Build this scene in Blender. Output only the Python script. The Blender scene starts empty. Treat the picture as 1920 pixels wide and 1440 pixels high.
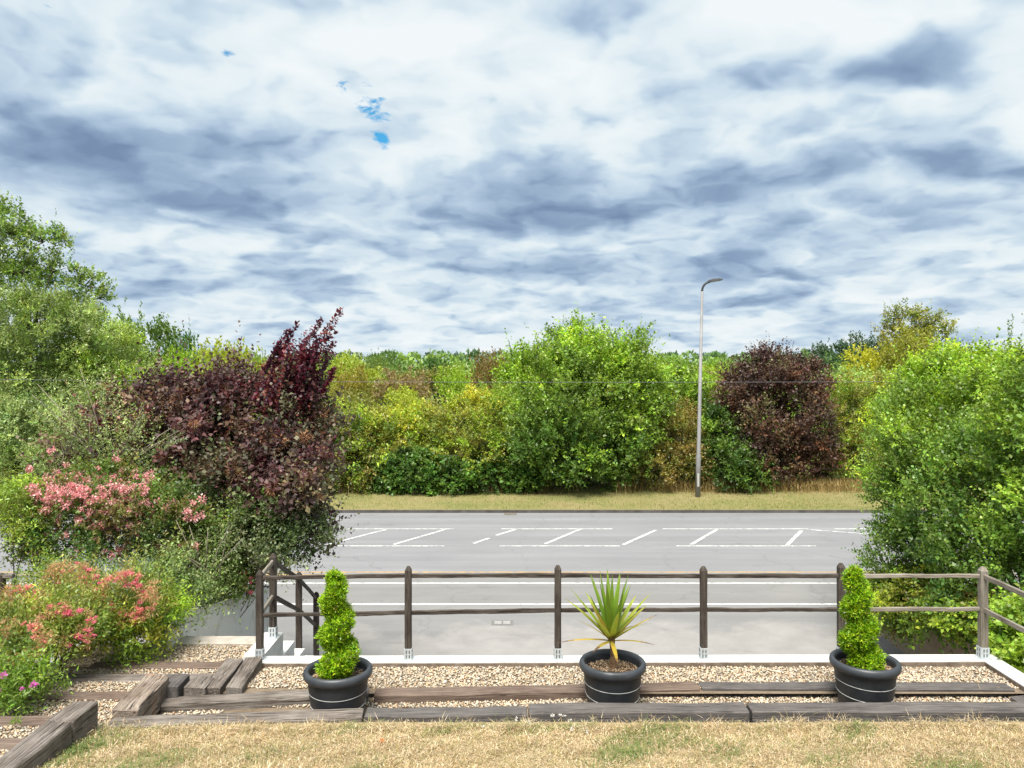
import bpy, math, random
import numpy as np
from mathutils import Vector, Matrix, noise as mnoise

# ------------------------------------------------------------------ camera, world, sun, exposure
SC = bpy.context.scene
COL = SC.collection
R = math.radians
F, CX, HY, CZ = 1442.0, 960.0, 676.0, 6.3          # focal length in photo pixels, centre, horizon row, eye height


def at(px, py, D):                                   # point at distance D
    return Vector(((px - CX) / F * D, D, CZ - (py - HY) / F * D))


def on(px, py, z):                                   # point on the level z
    return at(px, py, (CZ - z) * F / (py - HY))


cam = bpy.data.cameras.new('camera')
cam_o = bpy.data.objects.new('camera', cam)
COL.objects.link(cam_o)
cam_o.location = (0, 0, CZ)
cam_o.rotation_euler = (R(90), 0, 0)
cam.sensor_fit = 'HORIZONTAL'
cam.sensor_width = 36.0
cam.lens = 36.0 * F / 1920.0
cam.shift_y = -(720 - HY) / 1920.0
cam.clip_start, cam.clip_end = 0.1, 6000
SC.camera = cam_o

EXPO = 0.85
SUN_EL, SUN_AZ = 64, 194                              # azimuth clockwise from +Y
sun = bpy.data.lights.new('sun', 'SUN')
sun_o = bpy.data.objects.new('sun', sun)
COL.objects.link(sun_o)
sun.energy = 4.8
sun.angle = R(28)
sun.color = (1.0, 0.95, 0.87)
_s = Vector((math.sin(R(SUN_AZ)) * math.cos(R(SUN_EL)), math.cos(R(SUN_AZ)) * math.cos(R(SUN_EL)), math.sin(R(SUN_EL))))
sun_o.location = (0, 0, 40)
sun_o.rotation_euler = _s.to_track_quat('Z', 'Y').to_euler()

SC.view_settings.view_transform = 'Standard'
SC.view_settings.look = 'None'
SC.view_settings.exposure = EXPO
SC.view_settings.gamma = 1.0
SC.view_settings.use_curve_mapping = False
SC.render.engine = 'CYCLES'
SC.cycles.use_denoising = True
SC.cycles.max_bounces = 6
SC.cycles.diffuse_bounces = 3
SC.cycles.glossy_bounces = 2
SC.cycles.transmission_bounces = 4
SC.cycles.caustics_reflective = False
SC.cycles.caustics_refractive = False


class NT:                                            # little node helper
    def __init__(s, tree):
        s.t = tree
        tree.nodes.clear()

    def n(s, typ, ins=None, **kw):
        nd = s.t.nodes.new(typ)
        for k, v in kw.items():
            setattr(nd, k, v)
        for k, v in (ins or {}).items():
            if isinstance(v, bpy.types.NodeSocket):
                s.t.links.new(v, nd.inputs[k])
            else:
                nd.inputs[k].default_value = v
        return nd

    def math(s, op, a, b=0.0, c=0.0, clamp=False):
        return s.n('ShaderNodeMath', {0: a, 1: b, 2: c}, operation=op, use_clamp=clamp).outputs[0]

    def vmath(s, op, a, b=(0, 0, 0)):
        nd = s.n('ShaderNodeVectorMath', {0: a, 1: b}, operation=op)
        return nd.outputs[1] if op in ('LENGTH', 'DOT_PRODUCT') else nd.outputs[0]

    def noise(s, vec, scale, detail=4, rough=0.5, dist=0.0, out=0):
        return s.n('ShaderNodeTexNoise', {'Vector': vec, 'Scale': scale, 'Detail': detail, 'Roughness': rough, 'Distortion': dist}).outputs[out]

    def ramp(s, fac, stops, interp='LINEAR'):
        nd = s.n('ShaderNodeValToRGB', {0: fac})
        cr = nd.color_ramp
        cr.interpolation = interp
        while len(cr.elements) < len(stops):
            cr.elements.new(0.5)
        for e, (p, c) in zip(cr.elements, stops):
            e.position = p
            e.color = (c, c, c, 1) if isinstance(c, (int, float)) else (*c, 1)
        return nd.outputs[0]

    def mix(s, fac, a, b, mode='MIX'):
        nd = s.n('ShaderNodeMix', data_type='RGBA', blend_type=mode)
        for k, v in ((0, fac), (6, a), (7, b)):
            if isinstance(v, bpy.types.NodeSocket):
                s.t.links.new(v, nd.inputs[k])
            else:
                nd.inputs[k].default_value = v if k == 0 else (*v[:3], 1)
        return nd.outputs[2]


def sky_dir(px, py):
    return Vector(((px - CX) / F, 1.0, (HY - py) / F)).normalized()


SKY_OFF = 0.24


def sky_p(px, py):
    d = sky_dir(px, py)
    return np.array((d.x, d.y)) / (d.z + SKY_OFF)


world = bpy.data.worlds.new('World')
SC.world = world
world.use_nodes = True
W = NT(world.node_tree)
tc = W.n('ShaderNodeTexCoord').outputs['Generated']
sep = W.n('ShaderNodeSeparateXYZ', {0: tc})
dz = W.math('ADD', W.math('MAXIMUM', sep.outputs[2], 0.0), SKY_OFF)
pl = W.n('ShaderNodeCombineXYZ', {0: W.math('DIVIDE', sep.outputs[0], dz), 1: W.math('DIVIDE', sep.outputs[1], dz), 2: 0.0}).outputs[0]
wn = W.noise(pl, 1.7, 3, 0.5, 0, 1)
warp = W.vmath('MULTIPLY', W.vmath('SUBTRACT', wn, (0.5, 0.5, 0.5)), (0.42, 0.42, 0))
plw = W.vmath('ADD', pl, warp)
wn2 = W.noise(pl, 6.0, 3, 0.55, 0, 1)
plb = W.vmath('ADD', W.vmath('ADD', pl, W.vmath('MULTIPLY', warp, (.6, .6, 0))), W.vmath('MULTIPLY', W.vmath('SUBTRACT', wn2, (.5, .5, .5)), (.20, .20, 0)))


def billow(off, scale):                                 # rounded cells, 0 in the heart of a puff
    return W.n('ShaderNodeTexVoronoi', {'Vector': W.vmath('ADD', plb, off), 'Scale': scale, 'Smoothness': 1.0}, feature='SMOOTH_F1', voronoi_dimensions='2D').outputs[0]


# cloud thickness: broad noise + two sizes of rounded puffs + the larger banks one can name in the picture
big = W.noise(W.vmath('ADD', plw, (3.7, 1.9, 0.3)), 1.3, 3, 0.5, 0.0)
mid = W.noise(W.vmath('ADD', plb, (9.1, 4.2, 1.7)), 3.4, 5, 0.52, 0.0)
fine = W.noise(W.vmath('ADD', plb, (1.4, 7.2, 4.0)), 11.0, 5, 0.55, 0.0)
d1, d2 = (0, -.045, 0), (0, .045, 0)
relief = W.math('SUBTRACT', W.noise(W.vmath('ADD', plb, (9.1, 4.155, 1.7)), 3.4, 3, 0.5), W.noise(W.vmath('ADD', plb, (9.1, 4.245, 1.7)), 3.4, 3, 0.5))
th = W.math('MULTIPLY_ADD', big, 0.55, 0.28)
th = W.math('MULTIPLY_ADD', mid, 0.62, th)
th = W.math('MULTIPLY_ADD', fine, 0.13, th)
th = W.math('MULTIPLY_ADD', relief, 0.7, th)
th = W.math('MULTIPLY_ADD', billow((0.3, 0.8, 0), 2.6), -0.34, th)
th = W.math('MULTIPLY_ADD', billow((2.3, 1.1, 0), 5.5), -0.36, th)
th = W.math('MULTIPLY_ADD', billow((4.4, 3.7, 0), 11.0), -0.24, th)
BANKS = [  # px, py, rx, ry, amount  (+ = darker, thicker)
    (330, 350, 240, 75, .34), (120, 290, 200, 110, .22), (440, 385, 110, 40, .16), (985, 385, 150, 60, .30), (1060, 410, 90, 30, .15),
    (1640, 150, 170, 55, .25), (1440, 120, 90, 60, .12), (1820, 290, 85, 40, .28), (1480, 310, 210, 50, .20), (1580, 325, 60, 30, .12),
    (1650, 415, 250, 45, .18), (1130, 15, 90, 40, .26), (1880, 10, 90, 35, .30), (1300, 350, 120, 40, .14), (1270, 465, 110, 22, .14),
    (690, 470, 130, 22, .16), (1900, 500, 80, 35, .18), (1450, 540, 220, 25, .16), (1500, 460, 200, 30, .14), (660, 500, 200, 60, .05),
    (330, 530, 150, 22, .12), (560, 540, 130, 14, .12), (1120, 500, 200, 25, .10), (1000, 560, 200, 14, .08),
    (700, 300, 160, 90, -.16), (1090, 170, 90, 60, -.22), (1640, 70, 200, 40, -.30), (1400, 40, 160, 60, -.22), (300, 90, 300, 100, -.12),
    (1880, 150, 80, 60, -.24), (1780, 360, 150, 30, -.14), (860, 320, 80, 40, -.12), (1360, 455, 120, 25, -.12), (150, 400, 200, 20, -.18),
    (820, 80, 220, 90, -.10), (1700, 210, 150, 25, -.2), (1180, 445, 90, 16, -.16), (420, 440, 260, 24, -.14), (1740, 560, 180, 22, -.12), (960, 650, 900, 14, -.16),
    (230, 270, 340, 110, .13), (1560, 300, 330, 80, .12), (950, 330, 260, 90, .08), (960, 500, 900, 60, .07), (560, 60, 200, 60, -.06), (1250, 240, 150, 40, -.06)]
for (bx, by, rx, ry, amt) in BANKS:
    c = sky_p(bx, by)
    sx = abs(sky_p(bx + rx, by)[0] - sky_p(bx - rx, by)[0]) / 2
    sy = abs(sky_p(bx, by + ry)[1] - sky_p(bx, by - ry)[1]) / 2
    q = W.vmath('MULTIPLY', W.vmath('SUBTRACT', plw, (float(c[0]), float(c[1]), 0)), (1 / sx, 1 / sy, 0))
    g = W.math('POWER', 2.718, W.math('MULTIPLY', W.vmath('DOT_PRODUCT', q, q), -0.8))
    th = W.math('MULTIPLY_ADD', g, amt * 0.95, th)
CS = 10.0 / 2 ** EXPO                                           # colours below are display values; Background strength is 0.1
cl = W.ramp(W.math('MULTIPLY_ADD', th, 1.0, -0.20), [(0.10, (.89, .94, .96)), (0.30, (.78, .87, .915)), (0.46, (.59, .72, .83)), (0.62, (.41, .54, .70)), (0.80, (.275, .38, .545)), (1.0, (.19, .275, .435))])
sky = W.n('ShaderNodeTexSky', sky_type='NISHITA', sun_disc=False, sun_elevation=R(SUN_EL), sun_rotation=R(SUN_AZ))
# small gaps of blue
gap = None
for (bx, by, rx, ry) in [(697, 205, 40, 52), (640, 160, 26, 20), (120, 5, 50, 14), (712, 258, 20, 24), (425, 98, 16, 10)]:
    c = sky_p(bx, by)
    sx = abs(sky_p(bx + rx, by)[0] - sky_p(bx - rx, by)[0]) / 2
    sy = abs(sky_p(bx, by + ry)[1] - sky_p(bx, by - ry)[1]) / 2
    q = W.vmath('MULTIPLY', W.vmath('SUBTRACT', pl, (float(c[0]), float(c[1]), 0)), (1 / sx, 1 / sy, 0))
    g = W.math('POWER', 2.718, W.math('MULTIPLY', W.vmath('DOT_PRODUCT', q, q), -0.7))
    gap = g if gap is None else W.math('MAXIMUM', gap, g)
gn = W.noise(W.vmath('ADD', pl, (5.2, 2.2, 0)), 15.0, 4, 0.6, 0.2)
gapf = W.ramp(W.math('MULTIPLY', gap, W.math('MULTIPLY_ADD', gn, 3.4, -1.2, clamp=True)), [(0.42, 0.0), (0.75, 1.0)])
skyc = W.mix(gapf, W.n('ShaderNodeVectorMath', {0: cl, 3: CS}, operation='SCALE').outputs[0], W.vmath('MULTIPLY', sky.outputs[0], (.25, .85, 1.0)))
bg = W.n('ShaderNodeBackground', {0: skyc, 1: 0.1})
wo = W.n('ShaderNodeOutputWorld', {0: bg.outputs[0]})
world.cycles.sampling_method = 'MANUAL'
world.cycles.sample_map_resolution = 512

# ------------------------------------------------------------------ object helpers
MATS = {}


def bmat(name):
    m = bpy.data.materials.new(name)
    m.use_nodes = True
    MATS[name] = m
    return m, NT(m.node_tree)


def finish(t, shader, disp=None):
    o = t.n('ShaderNodeOutputMaterial', {0: shader})
    if disp is not None:
        t.t.links.new(disp, o.inputs[2])


def pbsdf(t, col, rough=0.6, spec=0.4, bump=None, bstr=0.3, bdist=0.01, metal=0.0):
    ins = {'Base Color': col if isinstance(col, bpy.types.NodeSocket) else (*col, 1), 'Roughness': rough, 'Specular IOR Level': spec, 'Metallic': metal}
    if bump is not None:
        ins['Normal'] = t.n('ShaderNodeBump', {'Height': bump, 'Strength': bstr, 'Distance': bdist}).outputs[0]
    return t.n('ShaderNodeBsdfPrincipled', ins).outputs[0]


def npmesh(name, V, polys=None, quads=None, tris=None, facecol=None, mat=None, smooth=False):
    me = bpy.data.meshes.new(name)
    V = np.asarray(V, dtype=np.float32)
    if polys is not None:
        me.from_pydata(V.tolist(), [], polys)
    else:
        idx = np.asarray(quads if quads is not None else tris, dtype=np.int32)
        k = idx.shape[1]
        me.vertices.add(len(V))
        me.vertices.foreach_set('co', V.ravel())
        me.loops.add(idx.size)
        me.loops.foreach_set('vertex_index', idx.ravel())
        me.polygons.add(len(idx))
        me.polygons.foreach_set('loop_start', np.arange(0, idx.size, k, dtype=np.int32))
        me.polygons.foreach_set('loop_total', np.full(len(idx), k, dtype=np.int32))
        me.update(calc_edges=True)
    if facecol is not None:
        a = me.attributes.new('Col', 'FLOAT_COLOR', 'FACE')
        fc = np.ones((len(me.polygons), 4), dtype=np.float32)
        fc[:, :3] = facecol
        a.data.foreach_set('color', fc.ravel())
    if mat is not None:
        for mm in (mat if isinstance(mat, (list, tuple)) else [mat]):
            me.materials.append(mm)
    if smooth:
        me.polygons.foreach_set('use_smooth', np.ones(len(me.polygons), dtype=bool))
    return me


def put(name, me, parent=None, loc=None, rot=None, scale=None, mat4=None):
    o = bpy.data.objects.new(name, me)
    COL.objects.link(o)
    if mat4 is not None:
        o.matrix_world = mat4
    if loc is not None:
        o.location = loc
    if rot is not None:
        o.rotation_euler = rot
    if scale is not None:
        o.scale = scale
    if parent is not None:
        o.parent = parent
    return o


def thing(name, label, cat, loc=(0, 0, 0), group=None, rz=0.0):
    o = bpy.data.objects.new(name, None)
    COL.objects.link(o)
    o.empty_display_size = 0.2
    o.location = loc
    o.rotation_euler = (0, 0, rz)
    return tag(o, label, cat, group)


def tag(o, label=None, cat=None, group=None, kind=None):
    if label:
        o['label'] = label
    if cat:
        o['category'] = cat
    if group:
        o['group'] = group
    if kind:
        o['kind'] = kind
    return o


def struct(name, me, **kw):
    return tag(put(name, me, **kw), kind='structure')


class Acc:                                            # collects simple shapes into one mesh
    def __init__(s):
        s.v, s.f, s.m = [], [], []

    def add(s, V, Fs, mi=0):
        b = len(s.v)
        s.v += [tuple(p) for p in V]
        s.f += [tuple(i + b for i in f) for f in Fs]
        s.m += [mi] * len(Fs)

    def box(s, x0, x1, y0, y1, z0, z1, mi=0):
        V = [(x, y, z) for z in (z0, z1) for y in (y0, y1) for x in (x0, x1)]
        s.add(V, [(0, 2, 3, 1), (4, 5, 7, 6), (0, 1, 5, 4), (2, 6, 7, 3), (0, 4, 6, 2), (1, 3, 7, 5)], mi)

    def tube(s, pts, rad, k=6, mi=0, cap=True):
        pts = [Vector(p) for p in pts]
        n = len(pts)
        rad = rad if isinstance(rad, (list, tuple)) else [rad] * n
        V, Fs, prev = [], [], None
        for i, p in enumerate(pts):
            d = (pts[min(i + 1, n - 1)] - pts[max(i - 1, 0)]).normalized()
            u = (Vector((0, 0, 1)) if abs(d.z) < .9 else Vector((1, 0, 0))) if prev is None else prev
            u = (u - d * u.dot(d)).normalized()
            prev = u
            w = d.cross(u)
            for j in range(k):
                a = 2 * math.pi * j / k
                V.append(p + (u * math.cos(a) + w * math.sin(a)) * rad[i])
        for i in range(n - 1):
            for j in range(k):
                Fs.append((i * k + j, i * k + (j + 1) % k, (i + 1) * k + (j + 1) % k, (i + 1) * k + j))
        if cap:
            Fs.append(tuple(range(k - 1, -1, -1)))
            Fs.append(tuple((n - 1) * k + j for j in range(k)))
        s.add(V, Fs, mi)

    def lathe(s, prof, k=40, mi=0):
        V = [(r * math.cos(2 * math.pi * j / k), r * math.sin(2 * math.pi * j / k), z) for r, z in prof for j in range(k)]
        Fs = [(i * k + j, i * k + (j + 1) % k, (i + 1) * k + (j + 1) % k, (i + 1) * k + j) for i in range(len(prof) - 1) for j in range(k)]
        s.add(V, Fs, mi)

    def mesh(s, name, mat, smooth=False, off=(0, 0, 0)):
        V = np.array(s.v, dtype=np.float32) - np.array(off, dtype=np.float32)
        me = npmesh(name, V, polys=s.f, mat=mat, smooth=smooth)
        if any(s.m):
            me.polygons.foreach_set('material_index', np.array(s.m, dtype=np.int32))
        return me


# ------------------------------------------------------------------ materials
def leaf_mat(name, trans=0.38, rough=0.42, spec=0.45, tgain=(1.25, 1.2, 0.7)):
    m, t = bmat(name)
    a = t.n('ShaderNodeAttribute', attribute_name='Col').outputs[0]
    oi = t.n('ShaderNodeObjectInfo').outputs['Color']
    c = t.mix(1.0, a, oi, 'MULTIPLY')
    p = pbsdf(t, c, rough, spec)
    tr = t.n('ShaderNodeBsdfTranslucent', {0: t.mix(1.0, c, tgain, 'MULTIPLY')}).outputs[0]
    finish(t, t.n('ShaderNodeMixShader', {0: trans, 1: p, 2: tr}).outputs[0])
    return m


LEAF = leaf_mat('leaf')
LEAFP = leaf_mat('purple_leaf', 0.22, 0.5, 0.35, (1.6, 0.8, 0.9))
PETAL = leaf_mat('petal', 0.35, 0.6, 0.2, (1.1, 1.0, 1.0))
DRY = leaf_mat('dry_grass', 0.25, 0.7, 0.2, (1.1, 1.0, 0.8))


def wood_mat(name, dark, midc, pale, gap=0.35, orange=None, paleamt=0.5):
    m, t = bmat(name)
    oc = t.n('ShaderNodeTexCoord').outputs['Object']
    rnd = t.n('ShaderNodeObjectInfo').outputs['Random']
    off = t.n('ShaderNodeVectorMath', {0: oc, 1: t.n('ShaderNodeCombineXYZ', {0: t.math('MULTIPLY', rnd, 37.0), 1: t.math('MULTIPLY', rnd, 11.0), 2: 0.0}).outputs[0]}, operation='ADD').outputs[0]
    st = t.vmath('MULTIPLY', off, (1.3, 26.0, 26.0))
    g1 = t.noise(st, 2.2, 6, 0.65, 0.8)
    g2 = t.noise(t.vmath('MULTIPLY', off, (1.0, 9.0, 9.0)), 5.0, 5, 0.6, 0.3)
    bl = t.noise(off, 2.3, 4, 0.6)
    c = t.ramp(g1, [(0.28, dark), (0.52, midc), (0.74, pale)])
    c = t.mix(t.ramp(bl, [(0.40, 0.0), (0.66, paleamt)]), c, pale)
    if orange:
        c = t.mix(t.ramp(t.noise(off, 3.1, 3), [(0.56, 0.0), (0.66, 0.7)]), c, orange)
    cr = t.ramp(t.noise(t.vmath('MULTIPLY', off, (0.7, 30.0, 30.0)), 2.6, 3, 0.5, 0.4), [(gap - .06, 1.0), (gap, 0.0)])
    c = t.mix(t.math('MULTIPLY', cr, 0.8), c, tuple(x * .25 for x in dark))
    h = t.math('SUBTRACT', t.math('MULTIPLY_ADD', g2, 0.5, g1), cr)
    finish(t, pbsdf(t, c, 0.8, 0.25, h, 0.7, 0.012))
    return m


POSTW = wood_mat('fence_wood', (.016, .012, .009), (.042, .032, .025), (.135, .115, .097), 0.37, None, 0.35)
POSTP = wood_mat('pale_fence_wood', (.09, .075, .055), (.19, .165, .13), (.30, .27, .23), 0.32, None, 0.6)
SLP = wood_mat('sleeper_grey_wood', (.030, .022, .017), (.115, .095, .080), (.30, .27, .24), 0.40, None, 0.45)
SLPB = wood_mat('sleeper_brown_wood', (.045, .031, .025), (.115, .080, .062), (.22, .17, .135), 0.36, None, 0.35)
SLPD = wood_mat('sleeper_dark_wood', (.030, .027, .027), (.085, .076, .072), (.17, .155, .145), 0.36, None, 0.35)
SLPO = wood_mat('sleeper_rotten_wood', (.045, .03, .022), (.17, .13, .10), (.36, .31, .26), 0.42, (.36, .16, .06), 0.55)


def simple_mat(name, c1, c2, scale=6.0, rough=0.7, spec=0.3, bstr=0.2, bscale=40.0, metal=0.0, bdist=0.005):
    m, t = bmat(name)
    oc = t.n('ShaderNodeTexCoord').outputs['Object']
    n1 = t.noise(oc, scale, 5, 0.6)
    finish(t, pbsdf(t, t.ramp(n1, [(0.3, c1), (0.7, c2)]), rough, spec, t.noise(oc, bscale, 4, 0.6), bstr, bdist, metal))
    return m


BARK = simple_mat('bark', (.045, .035, .026), (.13, .11, .085), 9, 0.85, 0.2, 0.6, 30)
TWIG = simple_mat('pale_twig', (.16, .13, .10), (.30, .26, .21), 9, 0.85, 0.2, 0.3, 30)
ZINC = simple_mat('galvanised_steel', (.42, .46, .48), (.60, .64, .66), 25, 0.45, 0.5, 0.1, 60, 0.35)
SLOT = simple_mat('slot_shade', (.05, .05, .05), (.08, .08, .08))
POTM = simple_mat('pot_charcoal', (.014, .016, .019), (.030, .033, .037), 7, 0.5, 0.4, 0.25, 55, 0.0, 0.002)
POTR = simple_mat('pot_rim_charcoal', (.026, .030, .036), (.045, .051, .06), 7, 0.45, 0.45, 0.15, 80, 0.0, 0.002)
BAND = simple_mat('pot_band', (.25, .25, .25), (.42, .42, .41), 20)
SOIL = simple_mat('soil', (.045, .032, .022), (.13, .09, .06), 30, 0.95, 0.1, 1.0, 50, 0.0, 0.02)
CHIP = leaf_mat('wood_chip', 0.0, 0.9, 0.1)
STEEL = simple_mat('lamp_column_paint', (.175, .174, .176), (.255, .253, .252), 1.6, 0.6, 0.3, 0.05, 30, 0.1)
LAMPG = simple_mat('lamp_head_grey', (.028, .030, .034), (.045, .048, .052), 10, 0.6, 0.4)
LENS = simple_mat('lamp_lens', (.30, .30, .28), (.36, .36, .34), 10, 0.2, 0.5)
WIREM = simple_mat('cable_rubber', (.10, .10, .11), (.14, .14, .15), 10, 0.6, 0.3)
NETM = simple_mat('green_wire', (.10, .18, .14), (.22, .30, .25), 10, 0.5, 0.4)


def white_paint():
    m, t = bmat('white_paint')
    oc = t.n('ShaderNodeTexCoord').outputs['Object']
    n1, n2 = t.noise(oc, 2.2, 6, 0.65), t.noise(oc, 26, 4, 0.6)
    c = t.ramp(n1, [(0.30, (.40, .39, .35)), (0.50, (.62, .62, .60))])
    c = t.mix(t.ramp(n2, [(0.58, 0.0), (0.70, 0.6)]), c, (.26, .24, .20))
    finish(t, pbsdf(t, c, 0.75, 0.25, t.noise(oc, 60, 3), 0.15, 0.004))
    return m


WHITE = white_paint()
CONC = simple_mat('weathered_concrete', (.10, .075, .055), (.24, .19, .15), 8, 0.9, 0.2, 0.6, 40, 0.0, 0.01)
TANW = simple_mat('tan_render', (.25, .19, .13), (.38, .30, .22), 5, 0.9, 0.2, 0.8, 30, 0.0, 0.02)
KERBM = simple_mat('kerb_concrete', (.06, .055, .05), (.12, .11, .10), 2.5, 0.85, 0.2, 0.3, 30)
PAINT = None


def tarmac(name, a, b, dust=None, scale=0.35, dedge=None):
    m, t = bmat(name)
    oc = t.n('ShaderNodeTexCoord').outputs['Object']
    sx = t.vmath('MULTIPLY', oc, (0.35, 1.0, 1.0))
    n1 = t.noise(sx, scale * 2, 6, 0.6, 0.4)
    n2 = t.noise(oc, 60, 3, 0.7)
    n3 = t.noise(t.vmath('MULTIPLY', oc, (0.04, 1.4, 1.0)), 1.0, 4, 0.6)       # wheel-track streaks along the road
    c = t.ramp(n1, [(0.30, a), (0.70, b)])
    c = t.mix(t.ramp(n3, [(0.36, 0.0), (0.64, 0.55)]), c, tuple(x * .74 for x in a))
    c = t.mix(0.22, c, t.ramp(n2, [(0.35, tuple(x * .45 for x in a)), (0.65, tuple(min(1, x * 1.6) for x in b))]))
    cr = t.n('ShaderNodeTexVoronoi', {'Vector': t.vmath('ADD', oc, t.vmath('MULTIPLY', t.noise(oc, 1.2, 4, 0.6, 0, 1), (1.4, 1.4, 0))), 'Scale': 0.22}, feature='DISTANCE_TO_EDGE').outputs[0]
    c = t.mix(t.ramp(cr, [(0.0, 0.22), (0.006, 0.0)]), c, tuple(x * .35 for x in a))
    st = t.noise(t.vmath('ADD', oc, (7.7, 3.1, 0)), 0.8, 6, 0.7, 0.3)
    c = t.mix(t.ramp(st, [(0.60, 0.0), (0.78, 0.45)]), c, tuple(x * .5 for x in a))
    if dust:
        y = t.n('ShaderNodeSeparateXYZ', {0: oc}).outputs[1]
        e = t.math('ADD', y, t.math('MULTIPLY', t.math('SUBTRACT', t.noise(oc, 0.55, 6, 0.62, 0.6), 0.5), 5.0))
        mr = t.n('ShaderNodeMapRange', {0: e, 1: dedge + 0.5, 2: dedge - 0.25, 3: 0.0, 4: 0.85}).outputs[0]
        c = t.mix(mr, c, t.ramp(t.noise(oc, 1.7, 6, 0.65), [(0.3, tuple(x * .86 for x in dust)), (0.65, tuple(x * 1.08 for x in dust))]))
        c = t.mix(t.ramp(t.noise(t.vmath('ADD', oc, (4.2, 0.4, 0)), 1.5, 5, 0.7, 0.5), [(0.63, 0.0), (0.76, 0.5)]), c, tuple(x * .45 for x in dust))
    finish(t, pbsdf(t, c, 0.88, 0.25, n2, 0.5, 0.004))
    return m


ROADM = tarmac('road_tarmac', (.170, .173, .181), (.220, .222, .229))
FOREM = tarmac('forecourt_tarmac', (.168, .166, .166), (.222, .219, .216), (.245, .235, .226), 0.4, 17.9)
PAVEM = tarmac('pavement_tarmac', (.165, .162, .16), (.21, .206, .20), None, 0.6)


def marking(name, c, under):
    m, t = bmat(name)
    oc = t.n('ShaderNodeTexCoord').outputs['Object']
    w = t.ramp(t.noise(oc, 7, 6, 0.7), [(0.36, 0.0), (0.60, 1.0)])
    finish(t, pbsdf(t, t.mix(w, under, c), 0.7, 0.3))
    return m


MARK = marking('road_paint', (.60, .60, .59), (.24, .24, .245))
YELL = marking('yellow_paint', (.48, .29, .09), (.24, .20, .15))


def grass_ground(name, cols, scale=1.0):
    m, t = bmat(name)
    oc = t.n('ShaderNodeTexCoord').outputs['Object']
    n1 = t.noise(oc, 0.35 * scale, 5, 0.6, 0.3)
    n2 = t.noise(oc, 3.0 * scale, 6, 0.7)
    n3 = t.noise(oc, 30 * scale, 3, 0.7)
    f = t.math('MULTIPLY_ADD', n2, 0.5, t.math('MULTIPLY', n1, 0.5))
    c = t.ramp(f, [(0.36, cols[0]), (0.48, cols[1]), (0.60, cols[2])])
    c = t.mix(0.4, c, t.ramp(n3, [(0.3, tuple(x * .4 for x in cols[1])), (0.7, tuple(x * 1.5 for x in cols[1]))]))
    finish(t, pbsdf(t, c, 0.95, 0.1, n3, 0.8, 0.03))
    return m


LAWNM = grass_ground('lawn_earth', ((.17, .14, .07), (.30, .23, .13), (.40, .32, .19)), 2.0)
VERGM = grass_ground('verge_grass', ((.10, .14, .04), (.19, .185, .07), (.28, .22, .12)), 1.0)
FIELDM = grass_ground('field_grass', ((.06, .10, .02), (.10, .14, .03), (.16, .17, .05)), 0.2)
EARTHM = grass_ground('garden_earth', ((.05, .04, .025), (.09, .07, .04), (.12, .10, .05)), 2.0)
GRAVM = grass_ground('gravel_bed_base', ((.16, .12, .08), (.26, .20, .14), (.34, .27, .20)), 6.0)


def pebble_mat():
    m, t = bmat('pebble')
    a = t.n('ShaderNodeAttribute', attribute_name='Col').outputs[0]
    n = t.noise(t.n('ShaderNodeTexCoord').outputs['Object'], 90, 3, 0.6)
    finish(t, pbsdf(t, t.mix(0.35, a, t.ramp(n, [(0.3, (.15, .12, .09)), (0.7, (.75, .66, .52))])), 0.75, 0.3))
    return m


PEB = pebble_mat()

# ------------------------------------------------------------------ ground, road, pavement
def sheet(name, x0, x1, y0, y1, z, mat, kind=True, loc=(0, 0, 0), nx=1, ny=1, zf=None):
    xs, ys = np.linspace(x0, x1, nx + 1), np.linspace(y0, y1, ny + 1)
    V = [(x - loc[0], y - loc[1], (zf(x, y) if zf else z) - loc[2]) for y in ys for x in xs]
    q = [(j * (nx + 1) + i, j * (nx + 1) + i + 1, (j + 1) * (nx + 1) + i + 1, (j + 1) * (nx + 1) + i) for j in range(ny) for i in range(nx)]
    o = put(name, npmesh(name, V, quads=q, mat=mat), loc=loc)
    if kind:
        tag(o, kind='structure')
    return o


ROADZ = -0.10
sheet('ground', -2500, 2500, 32.42, 4500, -0.02, FIELDM)
sheet('ground', -140, 140, -30, 9.0, -0.15, EARTHM)
sheet('forecourt', -140, 140, 9.0, 19.8, 0.0, FOREM)
sheet('pavement', -140, 140, 19.8, 22.34, 0.0, PAVEM)
sheet('road', -140, 140, 22.3, 32.4, ROADZ, ROADM)
kb = Acc()
kb.box(-140, 140, 22.34, 22.47, -0.3, 0.004)
struct('kerb', kb.mesh('kerb', KERBM))
kb = Acc()
kb.box(-140, 140, 32.30, 32.42, -0.3, 0.012)
struct('kerb', kb.mesh('kerb', KERBM))
sheet('verge', -140, 140, 32.42, 39.5, 0.0, VERGM, nx=70, ny=8, zf=lambda x, y: 0.004 + 0.12 * max(0, (y - 34.5) / 5) + 0.03 * mnoise.noise((x * .7, y * .7, 0)))


def strip(acc, a, b, w, z):
    a, b = Vector(a), Vector(b)
    a.z = b.z = z
    d = (b - a).normalized()
    s = Vector((-d.y, d.x, 0)) * w / 2
    acc.add([a - s, b - s, b + s, a + s], [(0, 1, 2, 3)])


def markings(label, group, segs, w, mat, z, name='road_marking'):
    for a, b in segs:
        acc = Acc()
        strip(acc, a, b, w, z)
        o = put(name, acc.mesh(name, mat))
        tag(o, kind='structure')


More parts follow.
